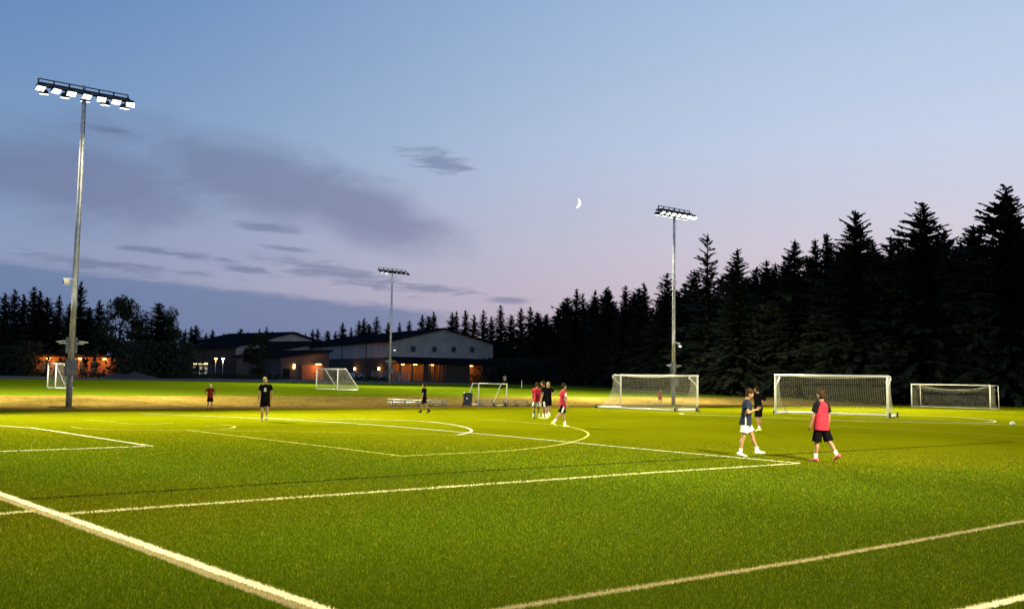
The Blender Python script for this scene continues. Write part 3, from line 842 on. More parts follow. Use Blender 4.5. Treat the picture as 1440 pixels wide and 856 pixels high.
# small lit shop front of the classroom wing
a = at_depth(270, 536, 214); z0 = terr(a.x, a.y) - .1
kiosk = empty('lit_kiosk', (a.x, a.y, z0), R(12)); tag(kiosk, 'small dark kiosk with bright panes and a glowing strip', 'kiosk')
MB().box((1.7, 1.2, 1.65), (4.0, 2.4, 3.3)).build('wall', M_sidingd, kiosk)
MB().box((1.7, 1.2, 3.40), (4.4, 2.9, .18)).build('roof', M_roof, kiosk)
MB().box((2.15, -.04, 3.05), (1.9, .06, .38)).build('light_strip', mat('strip_glow', (.9, .8, .5), .4, .05, 3, emit=(1, .78, .35), estr=1.6), kiosk)
MB().box((.5, -.04, 3.0), (.7, .06, .3)).build('light_strip', MATS['strip_glow'], kiosk)
for i, x in enumerate((.45, 1.7, 2.75)):
    for z, hh in ((2.1, .75), (1.05, .7)):
        MB().box((x, -.03, z), (.62, .06, hh)).build('pane', M_warmw if z > 2 else mat('dim_window', (.5, .5, .45), .3, .2, 2, emit=(1, .9, .7), estr=.22), kiosk)
# orange lit building seen between the trunks at the left
a = at_depth(46, 536, 145); b = at_depth(162, 536, 145); z0 = terr(a.x, a.y) - .1
ob = empty('brick_building', (a.x, a.y, z0), math.atan2(b.y - a.y, b.x - a.x)); tag(ob, 'brick building glowing orange between the left trees', 'building')
ww = (b - a).length
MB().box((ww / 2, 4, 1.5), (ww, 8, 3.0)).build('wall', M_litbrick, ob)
MB().box((ww / 2, 4, 3.18), (ww + 2, 10, .3)).build('roof', M_roof, ob)
for px, e in ((68, 260), (113, 200), (147, 160)):
    q = (px - 46) / 116 * ww
    l = MB().box((q, -.35, 2.75), (.4, .3, .18)).build('wall_lamp', M_orange, ob); point((q, -1.5, 2.5), e, SODIUM, l)
for px in (61, 80, 116, 131): MB().box(((px - 46) / 116 * ww, -.03, 1.4), (.9, .08, 2.0)).build('window', M_glass, ob)
# path lamps
def lamp_post(px, d, ytop, label, colour, e, glow):
    a = at_depth(px, 527, d); z0 = terr(a.x, a.y); h = at_depth(px, ytop, d).z - z0
    t = empty('lamp_post', (a.x, a.y, z0)); tag(t, label, 'lamp', 'path lamps by the school')
    MB().tube([(0, 0, -.1), (0, 0, h - .35)], [.09, .06], 8).build('pole', M_galv, t, True)
    s = MB().tube([(0, 0, h - .38), (0, 0, h - .2), (0, 0, h - .05)], [.10, .26, .34], 10).build('lamp_globe', glow, t, True)
    MB().tube([(0, 0, h - .04), (0, 0, h + .03)], [.42, .36], 10).build('lamp_cap', M_black, t)
    point((0, -.1, h - .62), e, colour, t, .2)
lamp_post(302.5, 205, 503, 'path lamp with an amber glow beside the bright kiosk', SODIUM, 60, M_orange)
lamp_post(312.8, 200, 503, 'path lamp with a whiter glow next to the amber one', (1, .8, .5), 50, mat('white_globe', (.9, .9, .8), .4, .05, 3, emit=(1, .85, .6), estr=6))
lamp_post(341, 204, 500.5, 'path lamp with an amber glow beside the bushy evergreen', SODIUM, 70, M_orange)

# parked pickup
def pickup():
    a = at_depth(488, 532, 183); b = at_depth(517, 532, 188); z0 = terr(a.x, a.y) + .01
    t = empty('parked_car', ((a.x + b.x) / 2, (a.y + b.y) / 2, z0), math.atan2(b.y - a.y, b.x - a.x)); tag(t, 'pale grey estate car parked beside the gym wall', 'car')
    m = mat('car_paint', (.34, .37, .42), .3, .05, 3, metal=.4, spec=.6)
    L = 4.3; hw = .85
    body = [(-L / 2, .35), (-L / 2, .80), (-L / 2 + .1, .95), (L / 2 - 1.25, .98), (L / 2 - .2, .86), (L / 2, .72), (L / 2, .35)]
    MB().prism([(x, -hw, z) for x, z in body], (0, 2 * hw, 0)).build('body', m, t, bevel=.03)
    cab = [(-L / 2 + .15, .95), (-L / 2 + .45, 1.42), (L / 2 - 2.0, 1.44), (L / 2 - 1.25, .97)]
    c = MB().prism([(x, -hw + .1, z) for x, z in cab], (0, 2 * hw - .2, 0)).build('cabin', m, t, bevel=.03)
    for x0, x1 in ((-L / 2 + .5, -L / 2 + 1.25), (-L / 2 + 1.32, -L / 2 + 2.1)):
        MB().box(((x0 + x1) / 2, -hw + .09, 1.18), (x1 - x0, .03, .34)).build('window', M_glass, c)
    for x in (-L / 2 + .8, L / 2 - .8):
        for y in (-hw + .08, hw - .08):
            w = MB().tube([(x, y - .11, .33), (x, y + .11, .33)], .33, 14).build('wheel', M_black, t, True)
            MB().tube([(x, y - .125, .33), (x, y + .125, .33)], .18, 10).build('rim', M_galvd, w)
    for y in (-.6, .6):
        MB().box((L / 2 - .05, y, .70), (.12, .34, .14)).build('headlight', M_galv, t)
        MB().box((-L / 2 + .03, y, .78), (.1, .2, .2)).build('tail_light', mat('red_lens', (.3, .01, .01), .3, .05, 3), t)
pickup()
# chain-link fence in front of the porch
def fence():
    a = at_depth(523, 535, 182); b = at_depth(575, 537, 178)
    t = empty('chain_link_fence', (a.x, a.y, terr(a.x, a.y)), math.atan2(b.y - a.y, b.x - a.x)); tag(t, 'grey chain-link fence with thin posts before the gym porch', 'fence')
    w = (b - a).length; n = 5
    for i in range(n): MB().tube([(w * i / (n - 1), 0, -.1), (w * i / (n - 1), 0, 1.75)], .035, 6).build('post', M_galv, t)
    MB().tube([(0, 0, 1.72), (w, 0, 1.72)], .028, 6).build('top_rail', M_galv, t)
    nb = MB(); s = .11
    k = -1.7
    while k < w:
        x0, x1 = max(0, k), min(w, k + 1.7)
        nb.tube([(x0, 0, x0 - k), (x1, 0, x1 - k)], .006, 3); nb.tube([(x0, 0, 1.7 - (x0 - k)), (x1, 0, 1.7 - (x1 - k))], .006, 3)
        k += s * 1.6
    nb.build('mesh_wire', M_galv, t)
fence()
p = ground_at(733.5, 545.5)
o = MB().tube([(0, 0, -.1), (0, 0, .9), (0, 0, 1.0)], [.05, .05, .03], 8).build('marker_post', mat('white_plastic', (.7, .7, .7), .5), None)
o.location = p; tag(o, 'lone thin white post at the edge of the dark wood', 'post')
for px, w, h, lab in ((163, 2.6, .75, 'low grey gravel heap next to the bigger heap'), (190, 3.4, .85, 'wider grey gravel heap on the far side of the lawn')):
    a = at_depth(px, 532, 138); g = random.Random(px); vs = [(0, 0, h)]; fs = []
    for r_ in (.4, .75, 1.0):
        for i in range(16):
            an = i * math.pi / 8; rr = r_ * w * g.uniform(.85, 1.1)
            vs.append((math.cos(an) * rr, math.sin(an) * rr * .6, max(-.1, h * (1 - r_) * g.uniform(.8, 1.2)) if r_ < 1 else -.1))
    for i in range(16):
        j = (i + 1) % 16; fs.append((0, 1 + i, 1 + j))
        for k in (0, 1): fs.append((1 + k * 16 + i, 1 + (k + 1) * 16 + i, 1 + (k + 1) * 16 + j, 1 + k * 16 + j))
    o = MB().add(vs, fs).build('gravel_heap', mat('gravel', (.045, .043, .04), .95, .3, 6, bump=.8), None, True); o.location = (a.x, a.y, terr(a.x, a.y)); tag(o, lab, 'heap')
# ------------------------------------------------------------------ goals
M_goal = mat('goal_white', (.78, .78, .76), .35, .05, 4)
M_goaly = mat('goal_white_worn', (.70, .68, .58), .45, .12, 4)
M_net = mat('net_cord', (.58, .55, .42), .7, .1, 8)
M_netd = mat('net_cord_grey', (.30, .28, .22), .8, .1, 8)
M_rubber = mat('rubber', (.012, .012, .012), .7, .2, 10)
def lerp(a, b, t): return Vector(a) * (1 - t) + Vector(b) * t
def net_patch(mb, rows, r, n_along, n_rows=None):
    """rows: list of polylines (same point count) = surface; strands along and across it"""
    def pol(pl, t):
        k = t * (len(pl) - 1); i = min(int(k), len(pl) - 2); return lerp(pl[i], pl[i + 1], k - i)
    for i in range(n_along + 1):
        t = i / n_along
        mb.tube([pol(pl, t) for pl in rows], r, 3, cap=False)
    m = n_rows or len(rows) - 1
    for k in range(m + 1):
        t = k / m * (len(rows) - 1); i = min(int(t), len(rows) - 2); f = t - i
        mb.tube([lerp(a, b, f) for a, b in zip(rows[i], rows[i + 1])], r, 3, cap=False)
def goal(foot_a, foot_b, H, label, top_d, base_d, back_dir, post_r, gm, nm, style, net_r=.0045, cell=.13, wheels=True):
    """feet of the two posts on the ground; the net side lies towards back_dir (+1 or -1 of the local y)"""
    a, b = Vector(foot_a), Vector(foot_b)
    mid = (a + b) / 2; Wd = (Vector((b.x, b.y)) - Vector((a.x, a.y))).length
    t = empty('soccer_goal', (mid.x, mid.y, terr(mid.x, mid.y) + .01), math.atan2(b.y - a.y, b.x - a.x))
    tag(t, label, 'goal')
    s = back_dir; hw = Wd / 2; r = post_r; sr = r * .6
    for sx in (-1, 1):
        MB().tube([(sx * hw, 0, 0), (sx * hw, 0, H)], r, 10).build('post', gm, t, True)
    MB().tube([(-hw - r, 0, H - r), (hw + r, 0, H - r)], r, 10).build('crossbar', gm, t, True)
    prof = []      # back profile from top to ground (y, z)
    if style == 'curved':
        for i in range(9):
            q = i / 8
            prof.append((s * (top_d + (base_d - top_d) * (q ** 2.6) + .0), (H - r) * (1 - q) + .05))
        prof = [(s * (top_d * .97 + (base_d * .96 - top_d) * (i / 10) ** 2.4 - s * 0 - .25 * math.sin(math.pi * i / 10) * (1 if i < 9 else .3) * s * s * (1 if s > 0 else 1) * .5), (H - .1) * (1 - i / 10) + .05) for i in range(11)] if s > 0 else \
               [(-(top_d * .97 + (base_d * .96 - top_d) * (i / 10) ** 2.4 - .125 * math.sin(math.pi * i / 10)), (H - .1) * (1 - i / 10) + .05) for i in range(11)]
        for sx in (-1, 1):
            MB().tube([(sx * hw, 0, H - r), (sx * hw, s * top_d * .85, H - r), (sx * hw, s * top_d, H - .12), (sx * hw, s * top_d, H - .3)], sr, 8).build('top_bar', gm, t, True)
            MB().tube([(sx * hw, s * top_d, H - .2), (sx * hw, s * .04, H - .75)], sr, 8).build('brace', gm, t, True)
            MB().tube([(sx * hw, 0, .07), (sx * hw, s * base_d, .07)], r * 1.15, 8).build('base_bar', gm, t, True)
        MB().tube([(-hw, s * base_d, .07), (hw, s * base_d, .07)], r * .9, 8).build('back_bar', gm, t, True)
    elif style == 'box':
        prof = [(s * top_d, H - .35)] + [(s * (top_d + (base_d - top_d) * q * .3 - .2 * math.sin(q * 3.14)), (H - .3) * (1 - q) + .05) for q in (.2, .4, .6, .8, 1)]
        for sx in (-1, 1):
            MB().tube([(sx * hw, s * base_d, 0), (sx * hw, s * base_d * .93, H - r)], sr, 8).build('back_upright', gm, t, True)
            MB().tube([(sx * hw, 0, H - r), (sx * hw, s * base_d * .93, H - r)], sr * .8, 8).build('top_bar', gm, t, True)
            MB().tube([(sx * hw, 0, .05), (sx * hw, s * base_d, .05)], sr, 8).build('base_bar', gm, t, True)
        rope = [(-hw + 2 * hw * i / 14, s * top_d * .9, H - .1 - .42 * math.sin(math.pi * i / 14)) for i in range(15)]
        MB().tube(rope, .02, 5).build('net_rope', M_net, t)
        MB().tube([(-hw, s * base_d, .05), (hw, s * base_d, .05)], sr * .8, 8).build('back_bar', gm, t, True)
    else:          # slant: short top bars, then a straight strut down to the base
        prof = [(s * top_d, H - r), (s * (top_d * .4 + base_d * .6) , H * .40), (s * base_d, .08)]
        for sx in (-1, 1):
            MB().tube([(sx * hw, 0, H - r), (sx * hw, s * top_d, H - r), (sx * hw, s * base_d * .985, .25), (sx * hw, s * base_d, .05)], sr, 8).build('back_strut', gm, t, True)
            MB().tube([(sx * hw, 0, .05), (sx * hw, s * base_d, .05)], sr, 8).build('base_bar', gm, t, True)
        MB().tube([(-hw, s * base_d, .05), (hw, s * base_d, .05)], sr, 8).build('back_bar', gm, t, True)
    if wheels:
        for sx in (-1, 1):
            for yy in (s * .12, s * base_d):
                x0 = sx * (hw + .10)
                w = MB().tube([(x0 - .05, yy, .13), (x0 + .05, yy, .13)], .135, 12).build('wheel', M_rubber, t, True)
                MB().tube([(x0 - .06, yy, .13), (x0 + .06, yy, .13)], .05, 8).build('hub', gm, w)
    if nm is not None:
        nb = MB()
        na = int(2 * hw / cell); nz = int(H / cell)
        back = [[(-hw + 2 * hw * i / 6, y, z) for i in range(7)] for y, z in prof]
        net_patch(nb, back, net_r, na, nz + 3)
        zt = prof[0][1]
        sag = .42 if style == 'box' else .16
        rows = []
        for k in range(4):
            q = k / 3
            rows.append([(-hw + 2 * hw * i / 8, prof[0][0] * q, (H - r) * (1 - q) + zt * q - sag * math.sin(math.pi * i / 8) * (.4 + .6 * q) * (1 if q else 0)) for i in range(9)])
        net_patch(nb, rows, net_r, na, max(3, int(abs(prof[0][0]) / cell)))
        for sx in (-1, 1):
            side = [[(sx * hw, 0, z), (sx * hw, y * .5, z), (sx * hw, y, z)] for y, z in prof]
            net_patch(nb, side, net_r, max(3, int(base_d / cell)), nz)
        nb.build('net', nm, t)
    return t
G = ground_at
def fit(pa, pb, width):
    """two foot pixels give the line; the goal's true width is laid on it about its middle"""
    a, b = G(*pa), G(*pb); m = (a + b) / 2; d = (b - a).normalized() * width / 2
    return m - d, m + d
a, b = G(1090.5, 582.3), G(1248.5, 587.3)
goal(a, b, 2.44, 'full-size white goal on wheels with its open mouth facing the players', .9, 2.3, 1, .062, M_goal, M_net, 'curved', .0038)
a, b = fit((869.5, 573.6), (984.5, 577.6), 7.32)
goal(a, b, 2.44, 'full-size white goal turned away, showing the back of its net before the mast', .85, 2.3, -1, .062, M_goal, M_net, 'curved', .0046)
a, b = fit((1287.5, 572.7), (1387, 575.2), 7.1)
goal(a, b, 2.13, 'smaller goal with grey net and upright back frame by the dark wood', 1.1, 1.7, 1, .055, M_goaly, M_netd, 'box', .0036, wheels=False)
a, b = fit((444.5, 547), (474.5, 549), 4.2)
goal(a, b, 2.1, 'slant-backed white goal on the lawn in front of the entrance wing', .9, 2.3, 1, .055, M_goal, M_netd, 'slant', .006, wheels=False)
a = G(66.5, 545.5); b = G(77.5, 546.8)
dv = (b - a).normalized() * 3.6
goal(a, b, 2.05, 'slant-backed white goal on the lawn behind the left mast', .55, 1.35, 1, .055, M_goal, M_netd, 'slant', .006, wheels=False)
a, b = G(690.5, 569.6), G(712, 571)
d = (b - a).normalized() * 3.0
goal(b - d, b, 1.66, 'netless frame goal parked beside the blue bin', .6, 1.35, -1, .045, M_goaly, None, 'slant', wheels=True)

# ------------------------------------------------------------------ bin, bleachers, ball
M_blue = mat('blue_plastic', (.012, .018, .05), .5, .15, 4)
p = G(657.5, 571.5)
t = empty('recycling_bin', p, R(10)); tag(t, 'dark blue wheeled recycling bin at the dirt edge', 'bin')
MB().prism([(-.25, -.28, .08), (.25, -.28, .08), (.31, -.36, .92), (-.31, -.36, .92)], (0, .64, 0)).build('body', M_blue, t, bevel=.02)
MB().prism([(-.34, -.40, .925), (.34, -.40, .925), (.31, -.34, 1.0), (-.31, -.34, 1.0)], (0, .78, 0)).build('lid', M_blue, t, bevel=.02)
MB().tube([(-.26, .40, .88), (.26, .40, .88)], .02, 6).build('handle', M_blue, t)
for sx in (-1, 1): MB().tube([(sx * .27, .25, .11), (sx * .33, .25, .11)], .11, 12).build('wheel', M_rubber, t)
MB().box((-.1, -.34, .6), (.12, .02, .1), Matrix.Rotation(R(-5), 3, 'X')).build('sticker', M_goaly, t)
M_alu = mat('aluminium', (.22, .22, .21), .4, .1, 6, metal=.5)
def bleacher(pa, pb, label):
    a, b = G(*pa), G(*pb); m = (a + b) / 2; L = (b - a).length
    t = empty('bleacher', m, math.atan2(b.y - a.y, b.x - a.x)); tag(t, label, 'bleacher', 'low bleachers at the dirt edge')
    for k, (y, z) in enumerate(((-.1, .24), (.45, .42))):
        for q in (0, .14): MB().box((0, y + q, z), (L, .12, .04)).build('seat_plank', M_alu, t)
        MB().box((0, y + .36, z - .17), (L, .2, .03)).build('foot_plank', M_alu, t)
    for i in range(5):
        x = -L / 2 + .3 + (L - .6) * i / 4
        f = MB(); f.box((x, .3, .04), (.05, 1.2, .05)); f.box((x, -.04, .13), (.05, .05, .2)); f.box((x, .52, .22), (.05, .05, .38))
        f.tube([(x, -.1, .1), (x, .65, .38)], .02, 5); f.build('frame', M_galvd, t)
bleacher((551, 571), (632, 571), 'low aluminium bleacher behind the walking player in black')
bleacher((672, 570.5), (750, 571.5), 'low aluminium bleacher behind the netless frame goal')
def soccer_ball(px, py):
    p = G(px, py); r = .115
    bm = bmesh.new(); bmesh.ops.create_icosphere(bm, subdivisions=3, radius=r)
    me = bpy.data.meshes.new('soccer_ball')
    ico = bmesh.new(); bmesh.ops.create_icosphere(ico, subdivisions=1, radius=1)
    cs = [v.co.normalized() for v in ico.verts]; ico.free()
    me.materials.append(mat('ball_white', (.75, .75, .62), .4, .05, 9)); me.materials.append(mat('ball_panel', (.30, .33, .10), .4, .1, 9))
    for f in bm.faces:
        f.smooth = True
        if max(f.calc_center_median().normalized().dot(c) for c in cs) > .93: f.material_index = 1
    bm.to_mesh(me); bm.free()
    o = bpy.data.objects.new('soccer_ball', me); col.objects.link(o); o.location = p + Vector((0, 0, r)); tag(o, 'white soccer ball lying on the turf beside the curved line', 'ball')
soccer_ball(1424, 598.5)

# ------------------------------------------------------------------ people
M_skin = mat('skin', (.28, .15, .082), .55, .06, 12)
def cloth(name, c, rough=.85): return mat('cloth_' + name, c, rough, .10, 9, bump=.25, bscale=14, spec=.03)
C_BLACK = cloth('black', (.0035, .0035, .0045)); C_NAVY = cloth('navy', (.018, .024, .05)); C_RED = cloth('red', (.34, .025, .045)); C_DRED = cloth('maroon', (.20, .018, .012))
C_WHITE = cloth('white', (.60, .60, .58)); C_GREY = cloth('pale_grey', (.5, .5, .48)); C_BEIGE = cloth('beige', (.5, .36, .24)); C_DTEE = cloth('charcoal', (.007, .007, .010))
C_SOCK = cloth('sock', (.75, .74, .68)); C_LIME = cloth('lime_shoe', (.62, .66, .16), .5); C_PINKSHOE = cloth('pink_shoe', (.55, .12, .12), .5); C_WSHOE = cloth('white_shoe', (.75, .74, .66), .5)
H_DARK = cloth('hair_dark', (.022, .014, .009)); H_BROWN = cloth('hair_brown', (.04, .021, .012)); H_BLOND = cloth('hair_blond', (.34, .24, .11)); C_CAP = cloth('pale_cap', (.6, .55, .4))
M_eye = mat('eye', (.02, .015, .012), .2, .05, 9)
def remesh(mb, voxel, smooth=2):
    me = mb.mesh('raw'); o = bpy.data.objects.new('raw', me); col.objects.link(o)
    r = o.modifiers.new('r', 'REMESH'); r.mode = 'VOXEL'; r.voxel_size = voxel; r.use_smooth_shade = True
    if smooth:
        s = o.modifiers.new('s', 'SMOOTH'); s.iterations = smooth; s.factor = .5
    dg = bpy.context.evaluated_depsgraph_get(); dg.update()
    out = bpy.data.meshes.new_from_object(o.evaluated_get(dg))
    bpy.data.objects.remove(o); bpy.data.meshes.remove(me)
    out.materials.clear()
    return out
def rounded(mb, pts, rs, n=10, flat=1.0):
    mb.tube(pts, rs, n, flat)
    for p, r in zip(pts, rs): mb.ball(p, r * .98, r * .98, r * .98, 10, 6)
def person(px, py, face, label, shirt, shorts, shoes, hair, height=1.78, legs=((.0, .0), (.0, .0)), arms=None, vest=None, socks=None, lean=0.0, side_lean=0.0, head=(0, 0),
           stripe=None, emblem=False, sleeve=.62, near=False, hem=.82, short_len=.80, sleeve_stripe=None, curly=0.0, shade=1.0):
    """face: world heading in degrees (0 = away from the camera, 90 = to the right). legs: (thigh angle, knee bend) right, left"""
    base = G(px, py)
    t = empty('person', base, -R(face), height / 1.78); tag(t, label, 'person', 'players on the pitch')
    vox = .0125 if near else .016
    body = MB()
    T = Matrix.Rotation(-lean, 3, 'X') @ Matrix.Rotation(side_lean, 3, 'Y')
    hipc = Vector((0, 0, .94))
    def up(x, y, z): return hipc + T @ (Vector((x, y, z)) - hipc)
    X = T @ Vector((1, 0, 0)); Y = T @ Vector((0, 1, 0))
    def tors(secs, n=16): return [(up(0, y, z), X * rx, Y * ry) for z, rx, ry, y in secs]
    # legs
    L = {}
    for s, (a, k) in zip((1, -1), legs):
        sp = .012 * s
        hip = Vector((s * .092, 0, .93)); knee = hip + Vector((sp * 1.3, math.sin(a) * .43, -math.cos(a) * .43))
        b = a - k
        ank = knee + Vector((sp, math.sin(b) * .415, -math.cos(b) * .415))
        fp = max(-.9, min(.15, b * .75 if b < 0 else b * .25))     # heel lifts when the shank trails
        fd = Vector((s * .10, math.cos(fp), math.sin(fp) )).normalized()
        L[s] = (hip, knee, ank, fd)
    low = min(min((q[2] - Vector((0, 0, .075))).z, (q[2] + q[3] * .17 - Vector((0, 0, .07))).z) for q in L.values())
    for s, (hip, knee, ank, fd) in L.items():
        calf = lerp(knee, ank, .32) + Vector((0, -.022, 0))
        rounded(body, [hip, lerp(hip, knee, .5), knee], [.088, .074, .055])
        rounded(body, [knee, calf, lerp(knee, ank, .72), ank], [.052, .056, .040, .036])
        rounded(body, [ank + Vector((0, 0, -.02)) - fd * .035, ank + fd * .12 + Vector((0, 0, -.045))], [.035, .03])
    # torso, neck, head
    body.loft(tors([(.86, .125, .095, 0), (.95, .158, .112, 0), (1.08, .138, .096, .005), (1.22, .155, .105, .01), (1.34, .172, .112, .005), (1.43, .150, .085, -.005), (1.485, .075, .062, -.01)]), 18)
    hy, hx = head
    nb = up(0, -.01, 1.46); hc = up(hx * .5, .02 + hy * .5, 1.645)
    HT = T @ Matrix.Rotation(-hy * 3, 3, 'X') @ Matrix.Rotation(hx * 3, 3, 'Y')
    hd = lambda x, y, z: hc + HT @ Vector((x, y, z))
    rounded(body, [nb, hd(0, -.02, -.09)], [.058, .054])
    body.ball(hc, .076, .096, .112, 16, 10, HT)
    body.ball(hd(0, .028, -.055), .056, .066, .062, 12, 8, HT)           # jaw
    body.tube([hd(0, .082, .012), hd(0, .112, -.028)], [.010, .017], 6)    # nose
    body.ball(hd(0, .078, -.058), .024, .016, .010, 8, 6, HT)              # lips
    body.ball(hd(0, .082, .032), .05, .016, .012, 8, 6, HT)                # brow
    for s in (1, -1): body.ball(hd(s * .078, -.004, -.008), .012, .02, .03, 8, 6, HT)
    # arms
    A = {}
    arms = arms or {1: ((.16, .05, -1), (.05, .25, -1)), -1: ((-.16, -.02, -1), (-.05, .2, -1))}
    for s in (1, -1):
        sh = up(s * .178, -.005, 1.42)
        ud, fdv = (T @ Vector(v).normalized() for v in arms[s])
        el = sh + ud * .285; wr = el + fdv * .255
        A[s] = (sh, el, wr, fdv)
        rounded(body, [sh, lerp(sh, el, .45), el], [.056, .048, .039])
        rounded(body, [el, lerp(el, wr, .3), wr], [.039, .041, .026])
        # hand: palm, four curled fingers, thumb from the side of the palm
        ref = Vector((0, 1, 0)) if abs(fdv.y) < .8 else Vector((0, 0, 1))
        thd = (ref - fdv * ref.dot(fdv)).normalized(); pn = fdv.cross(thd).normalized() * s
        pc = wr + fdv * .05
        body.ball(pc, .018, .040, .05, 10, 7, Matrix((pn, thd, fdv)).transposed())
        for k, ln in enumerate((.072, .082, .076, .058)):
            f0 = wr + fdv * .085 + thd * (.030 - .020 * k)
            f1 = f0 + fdv * ln * .5 - pn * ln * .12; f2 = f1 + fdv * ln * .38 - pn * ln * .4
            body.tube([f0, f1, f2], [.0098, .0092, .008], 6)
        t0 = wr + fdv * .03 + thd * .034; t1 = t0 + (fdv * .6 + thd * .7).normalized() * .04; t2 = t1 + (fdv * .9 + thd * .25).normalized() * .03
        body.tube([t0, t1, t2], [.013, .011, .009], 6)
    me = remesh(body, vox if near else .015, 1)
    dz = -low
    off = Vector((0, 0, dz))
    def put(name, me, m, smooth=True):
        o = link_mesh(name, me, m, t, smooth); o.location = off; return o
    put('body', me, M_skin)
    # clothes
    g = MB()
    g.loft(tors([(hem, .204, .168, .0), (hem + .06, .200, .164, 0), (1.05, .178, .138, .004), (1.22, .178, .130, .01), (1.36, .192, .132, .004), (1.435, .178, .105, -.006), (1.475, .105, .082, -.012), (1.497, .082, .072, -.012)]), 20)
    for s in (1, -1):
        sh, el, wr, _ = A[s]
        g.tube([lerp(sh, el, -.12) - X * s * .05, sh, lerp(sh, el, sleeve)], [.072, .077, .083], 14)
    me = remesh(g, vox, 2)
    for m in (shirt, C_WHITE): me.materials.append(m)
    for pl in me.polygons:
        c = pl.center
        if emblem:
            q = T.transposed() @ (c - hipc) + hipc
            if q.y < -.04 and (q.x ** 2 + (q.z - 1.30) ** 2 < .048 ** 2 or (abs(q.z - 1.225) < .009 and abs(q.x) < .055)): pl.material_index = 1
        if sleeve_stripe == 'side' and not pl.material_index:
            if abs(c.y + .01) < .014 and abs(c.x) > .12 and c.z < 1.2: pl.material_index = 1
        if sleeve_stripe == 'sleeve':
            for s in (1, -1):
                sh, el = A[s][0], A[s][1]; d = (el - sh).normalized(); w = (c - sh); al = w.dot(d)
                if al > .03 and (w - d * al).normalized().dot(X * s) > .86: pl.material_index = 1
    put('shirt', me, None)
    if vest:
        v = MB(); v.loft(tors([(hem + .0, .222, .186, 0), (1.02, .200, .160, 0), (1.22, .196, .148, .008), (1.37, .196, .146, .004), (1.445, .160, .112, -.006), (1.49, .100, .086, -.012)]), 20)
        put('vest', remesh(v, vox, 2), vest)
    g = MB()
    g.loft(tors([(.80, .13, .11, 0), (.86, .165, .120, 0), (.95, .160, .112, 0), (1.0, .150, .10, 0)]), 18)
    for s, (hip, knee, ank, fd) in L.items():
        g.tube([hip + Vector((-s * .012, 0, .05)), lerp(hip, knee, .45), lerp(hip, knee, short_len)], [.094, .108, .121], 14)
    me = remesh(g, vox, 2)
    for m in (shorts, stripe or C_WHITE): me.materials.append(m)
    if stripe:
        for pl in me.polygons:
            if abs(pl.center.x) > .155 and abs(pl.center.y - .5 * (L[1 if pl.center.x > 0 else -1][1].y) * max(0, (.93 - pl.center.z) / .43) * 1.9) < .04: pl.material_index = 1
    put('shorts', me, None)
    for s, (hip, knee, ank, fd) in L.items():
        if socks:
            k = MB(); k.tube([lerp(knee, ank, socks[1]), ank + Vector((0, 0, .0)), ank - Vector((0, 0, .03))], [.056 if socks[1] < .5 else .046, .042, .046], 12)
            put('sock', k.mesh('sock'), socks[0])
        k = MB(); upv = Vector((0, 0, 1)); upv = (upv - fd * upv.dot(fd)).normalized(); sd_ = fd.cross(upv)
        o0 = ank - upv * .036
        for (q, w, h, zz) in ((-.075, .030, .040, .005), (-.05, .040, .052, .012), (.02, .044, .052, .008), (.09, .048, .036, -.006), (.145, .046, .028, -.014), (.19, .026, .018, -.020)):
            pass
        k.loft([(o0 + fd * q + upv * zz, sd_ * w, upv * h) for (q, w, h, zz) in ((-.078, .026, .034, .0), (-.055, .040, .050, .010), (.02, .043, .050, .008), (.09, .047, .036, -.008), (.15, .044, .026, -.016), (.19, .022, .016, -.022))], 12)
        put('shoe', k.mesh('shoe'), shoes)
    # hair
    h = MB()
    h.ball(hd(0, -.016, .034), .086, .098, .094, 16, 9, HT)
    h.ball(hd(0, -.040, -.012), .082, .076, .085, 14, 8, HT)
    h.ball(hd(0, .058, .080), .062, .042, .030, 10, 6, HT)
    gr = random.Random(int(px))
    for i in range(16 + int(20 * curly)):
        a_ = gr.uniform(0, 6.28); e_ = gr.uniform(.15, 1.4)
        h.ball(hd(math.cos(a_) * math.cos(e_) * .082, -.018 + math.sin(a_) * math.cos(e_) * .092, .036 + math.sin(e_) * .092), .026 + .012 * curly, .026 + .012 * curly, .022 + .012 * curly, 8, 5)
    put('hair', remesh(h, .0125, 1), hair)
    if near:
        for s in (1, -1): put('eye', MB().ball(hd(s * .031, .083, .014), .014, .010, .008, 8, 6, HT).mesh('eye'), M_eye)
    return t
st = lambda a, k, b, l: ((R(a), R(k)), (R(b), R(l)))
SK = (C_SOCK, .72)
# navy shirt, white shorts, striding to the right, hand drawn up to the chest
person(1048.5, 641.5, 100, 'player in navy shirt and white shorts striding along the line, hand at chest', C_NAVY, C_WHITE, C_WSHOE, H_BROWN, 1.80, st(-8, 4, 25, 6),
       {1: ((.35, .12, -1), (-.75, .85, .42)), -1: ((-.1, .25, -1), (.5, .9, .5))}, socks=SK, lean=R(5), head=(.05, .02), sleeve_stripe='side', near=True, curly=.6, short_len=.72)
# black kit, arm raised to the head
person(1066.5, 606.5, -38, 'player in black kit with one arm raised to his head', C_BLACK, C_BLACK, C_LIME, H_DARK, 1.78, st(6, 6, -6, 8),
       {1: ((.8, -.05, -.6), (-.6, .35, -.5)), -1: ((-.55, .65, -.15), (.55, .1, .8))}, socks=SK, lean=R(4), sleeve=1.0, near=True, head=(.03, 0))
# pink-red vest, seen from behind, walking left
person(1155, 648.5, -34, 'player in pink-red bib over a dark shirt, seen from behind, in red shoes', C_DTEE, C_BLACK, C_PINKSHOE, H_BROWN, 1.83, st(-19, 18, 7, 4),
       {1: ((.25, -.15, -1), (.15, .2, -1)), -1: ((-.22, .18, -1), (.02, .38, -1))}, vest=C_RED, socks=SK, head=(-.02, -.03), near=True, short_len=1.0, hem=.78, sleeve=.72, side_lean=R(2))
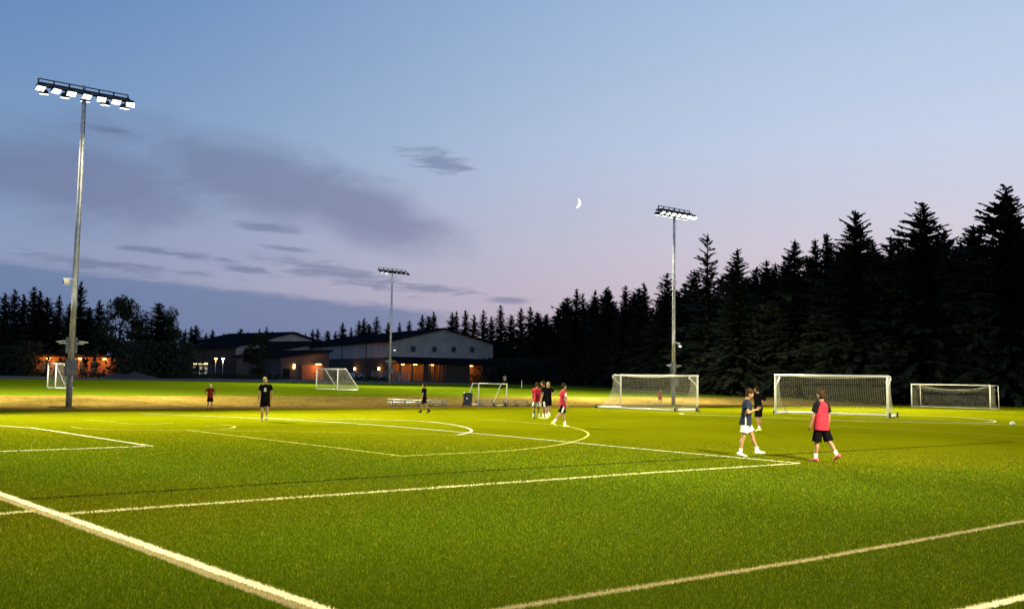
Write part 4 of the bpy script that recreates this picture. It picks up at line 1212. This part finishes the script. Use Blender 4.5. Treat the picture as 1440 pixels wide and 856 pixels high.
# the four round the far circle
person(791, 600.5, 68, 'player in red bib and striped black shorts walking off the far circle', C_RED, C_BLACK, C_LIME, H_DARK, 1.76, st(-26, 14, 14, 4),
       {1: ((.15, -.05, -1), (.1, .3, -1)), -1: ((-.15, .05, -1), (-.05, .3, -1))}, socks=(C_SOCK, .55), stripe=C_WHITE, sleeve_stripe='sleeve', lean=R(2), curly=.4)
person(754.5, 588, 30, 'player in red shirt and pale shorts at the left of the chatting three', C_RED, C_GREY, C_LIME, H_BROWN, 1.74, st(2, 4, -4, 6), socks=(C_SOCK, .55))
person(765.5, 589.5, -75, 'player in black with white striped shorts in front of the chatting three', C_BLACK, C_BLACK, C_LIME, H_BROWN, 1.82, st(8, 6, -8, 6),
       {1: ((.12, .2, -1), (.0, .35, -1)), -1: ((-.2, .1, -1), (-.1, .35, -1))}, socks=(C_SOCK, .55), stripe=C_WHITE, lean=R(6))
person(770.5, 586.3, -30, 'blond player in black with hand on hip among the chatting three', C_BLACK, C_BLACK, C_LIME, H_BLOND, 1.76, st(5, 4, -5, 5),
       {1: ((.85, -.05, -.6), (-.75, .25, -.55)), -1: ((-.15, .1, -1), (0, .3, -1))}, socks=(C_SOCK, .55))
# walking in black
person(596, 580.5, -72, 'player in black shirt, shorts and socks walking before the bleacher', C_BLACK, C_BLACK, C_BLACK, H_DARK, 1.66, st(22, 8, -20, 12), socks=(C_BLACK, .6), lean=R(2))
# back view, white emblem
person(372, 592.2, -6, 'fair haired player in black shirt with a white round emblem on the back', C_BLACK, C_BLACK, C_WSHOE, H_BLOND, 1.80, st(-16, 22, 4, 2),
       {1: ((.22, .0, -1), (.06, .15, -1)), -1: ((-.24, .0, -1), (-.06, .12, -1))}, emblem=True, head=(-.02, -.05), short_len=.78, hem=.76)
# small red shirt, hands on hips
person(295, 576.3, 4, 'young player in maroon shirt with both hands on hips by the dirt edge', C_DRED, C_BLACK, C_BLACK, C_CAP, 1.45, st(3, 2, -3, 3),
       {1: ((.75, -.2, -.75), (-.62, .25, -.62)), -1: ((-.75, -.2, -.75), (.62, .25, -.62))})
# behind the net
person(928, 568.2, 40, 'person in all red walking behind the turned goal', C_RED, C_DRED, C_WSHOE, H_BLOND, 1.30, st(16, 6, -14, 18), lean=R(6))
# far spectator
person(709.5, 543, 20, 'far spectator in a beige top at the edge of the wood', C_BEIGE, C_BLACK, C_BLACK, H_DARK, 1.75, st(2, 2, -2, 2))
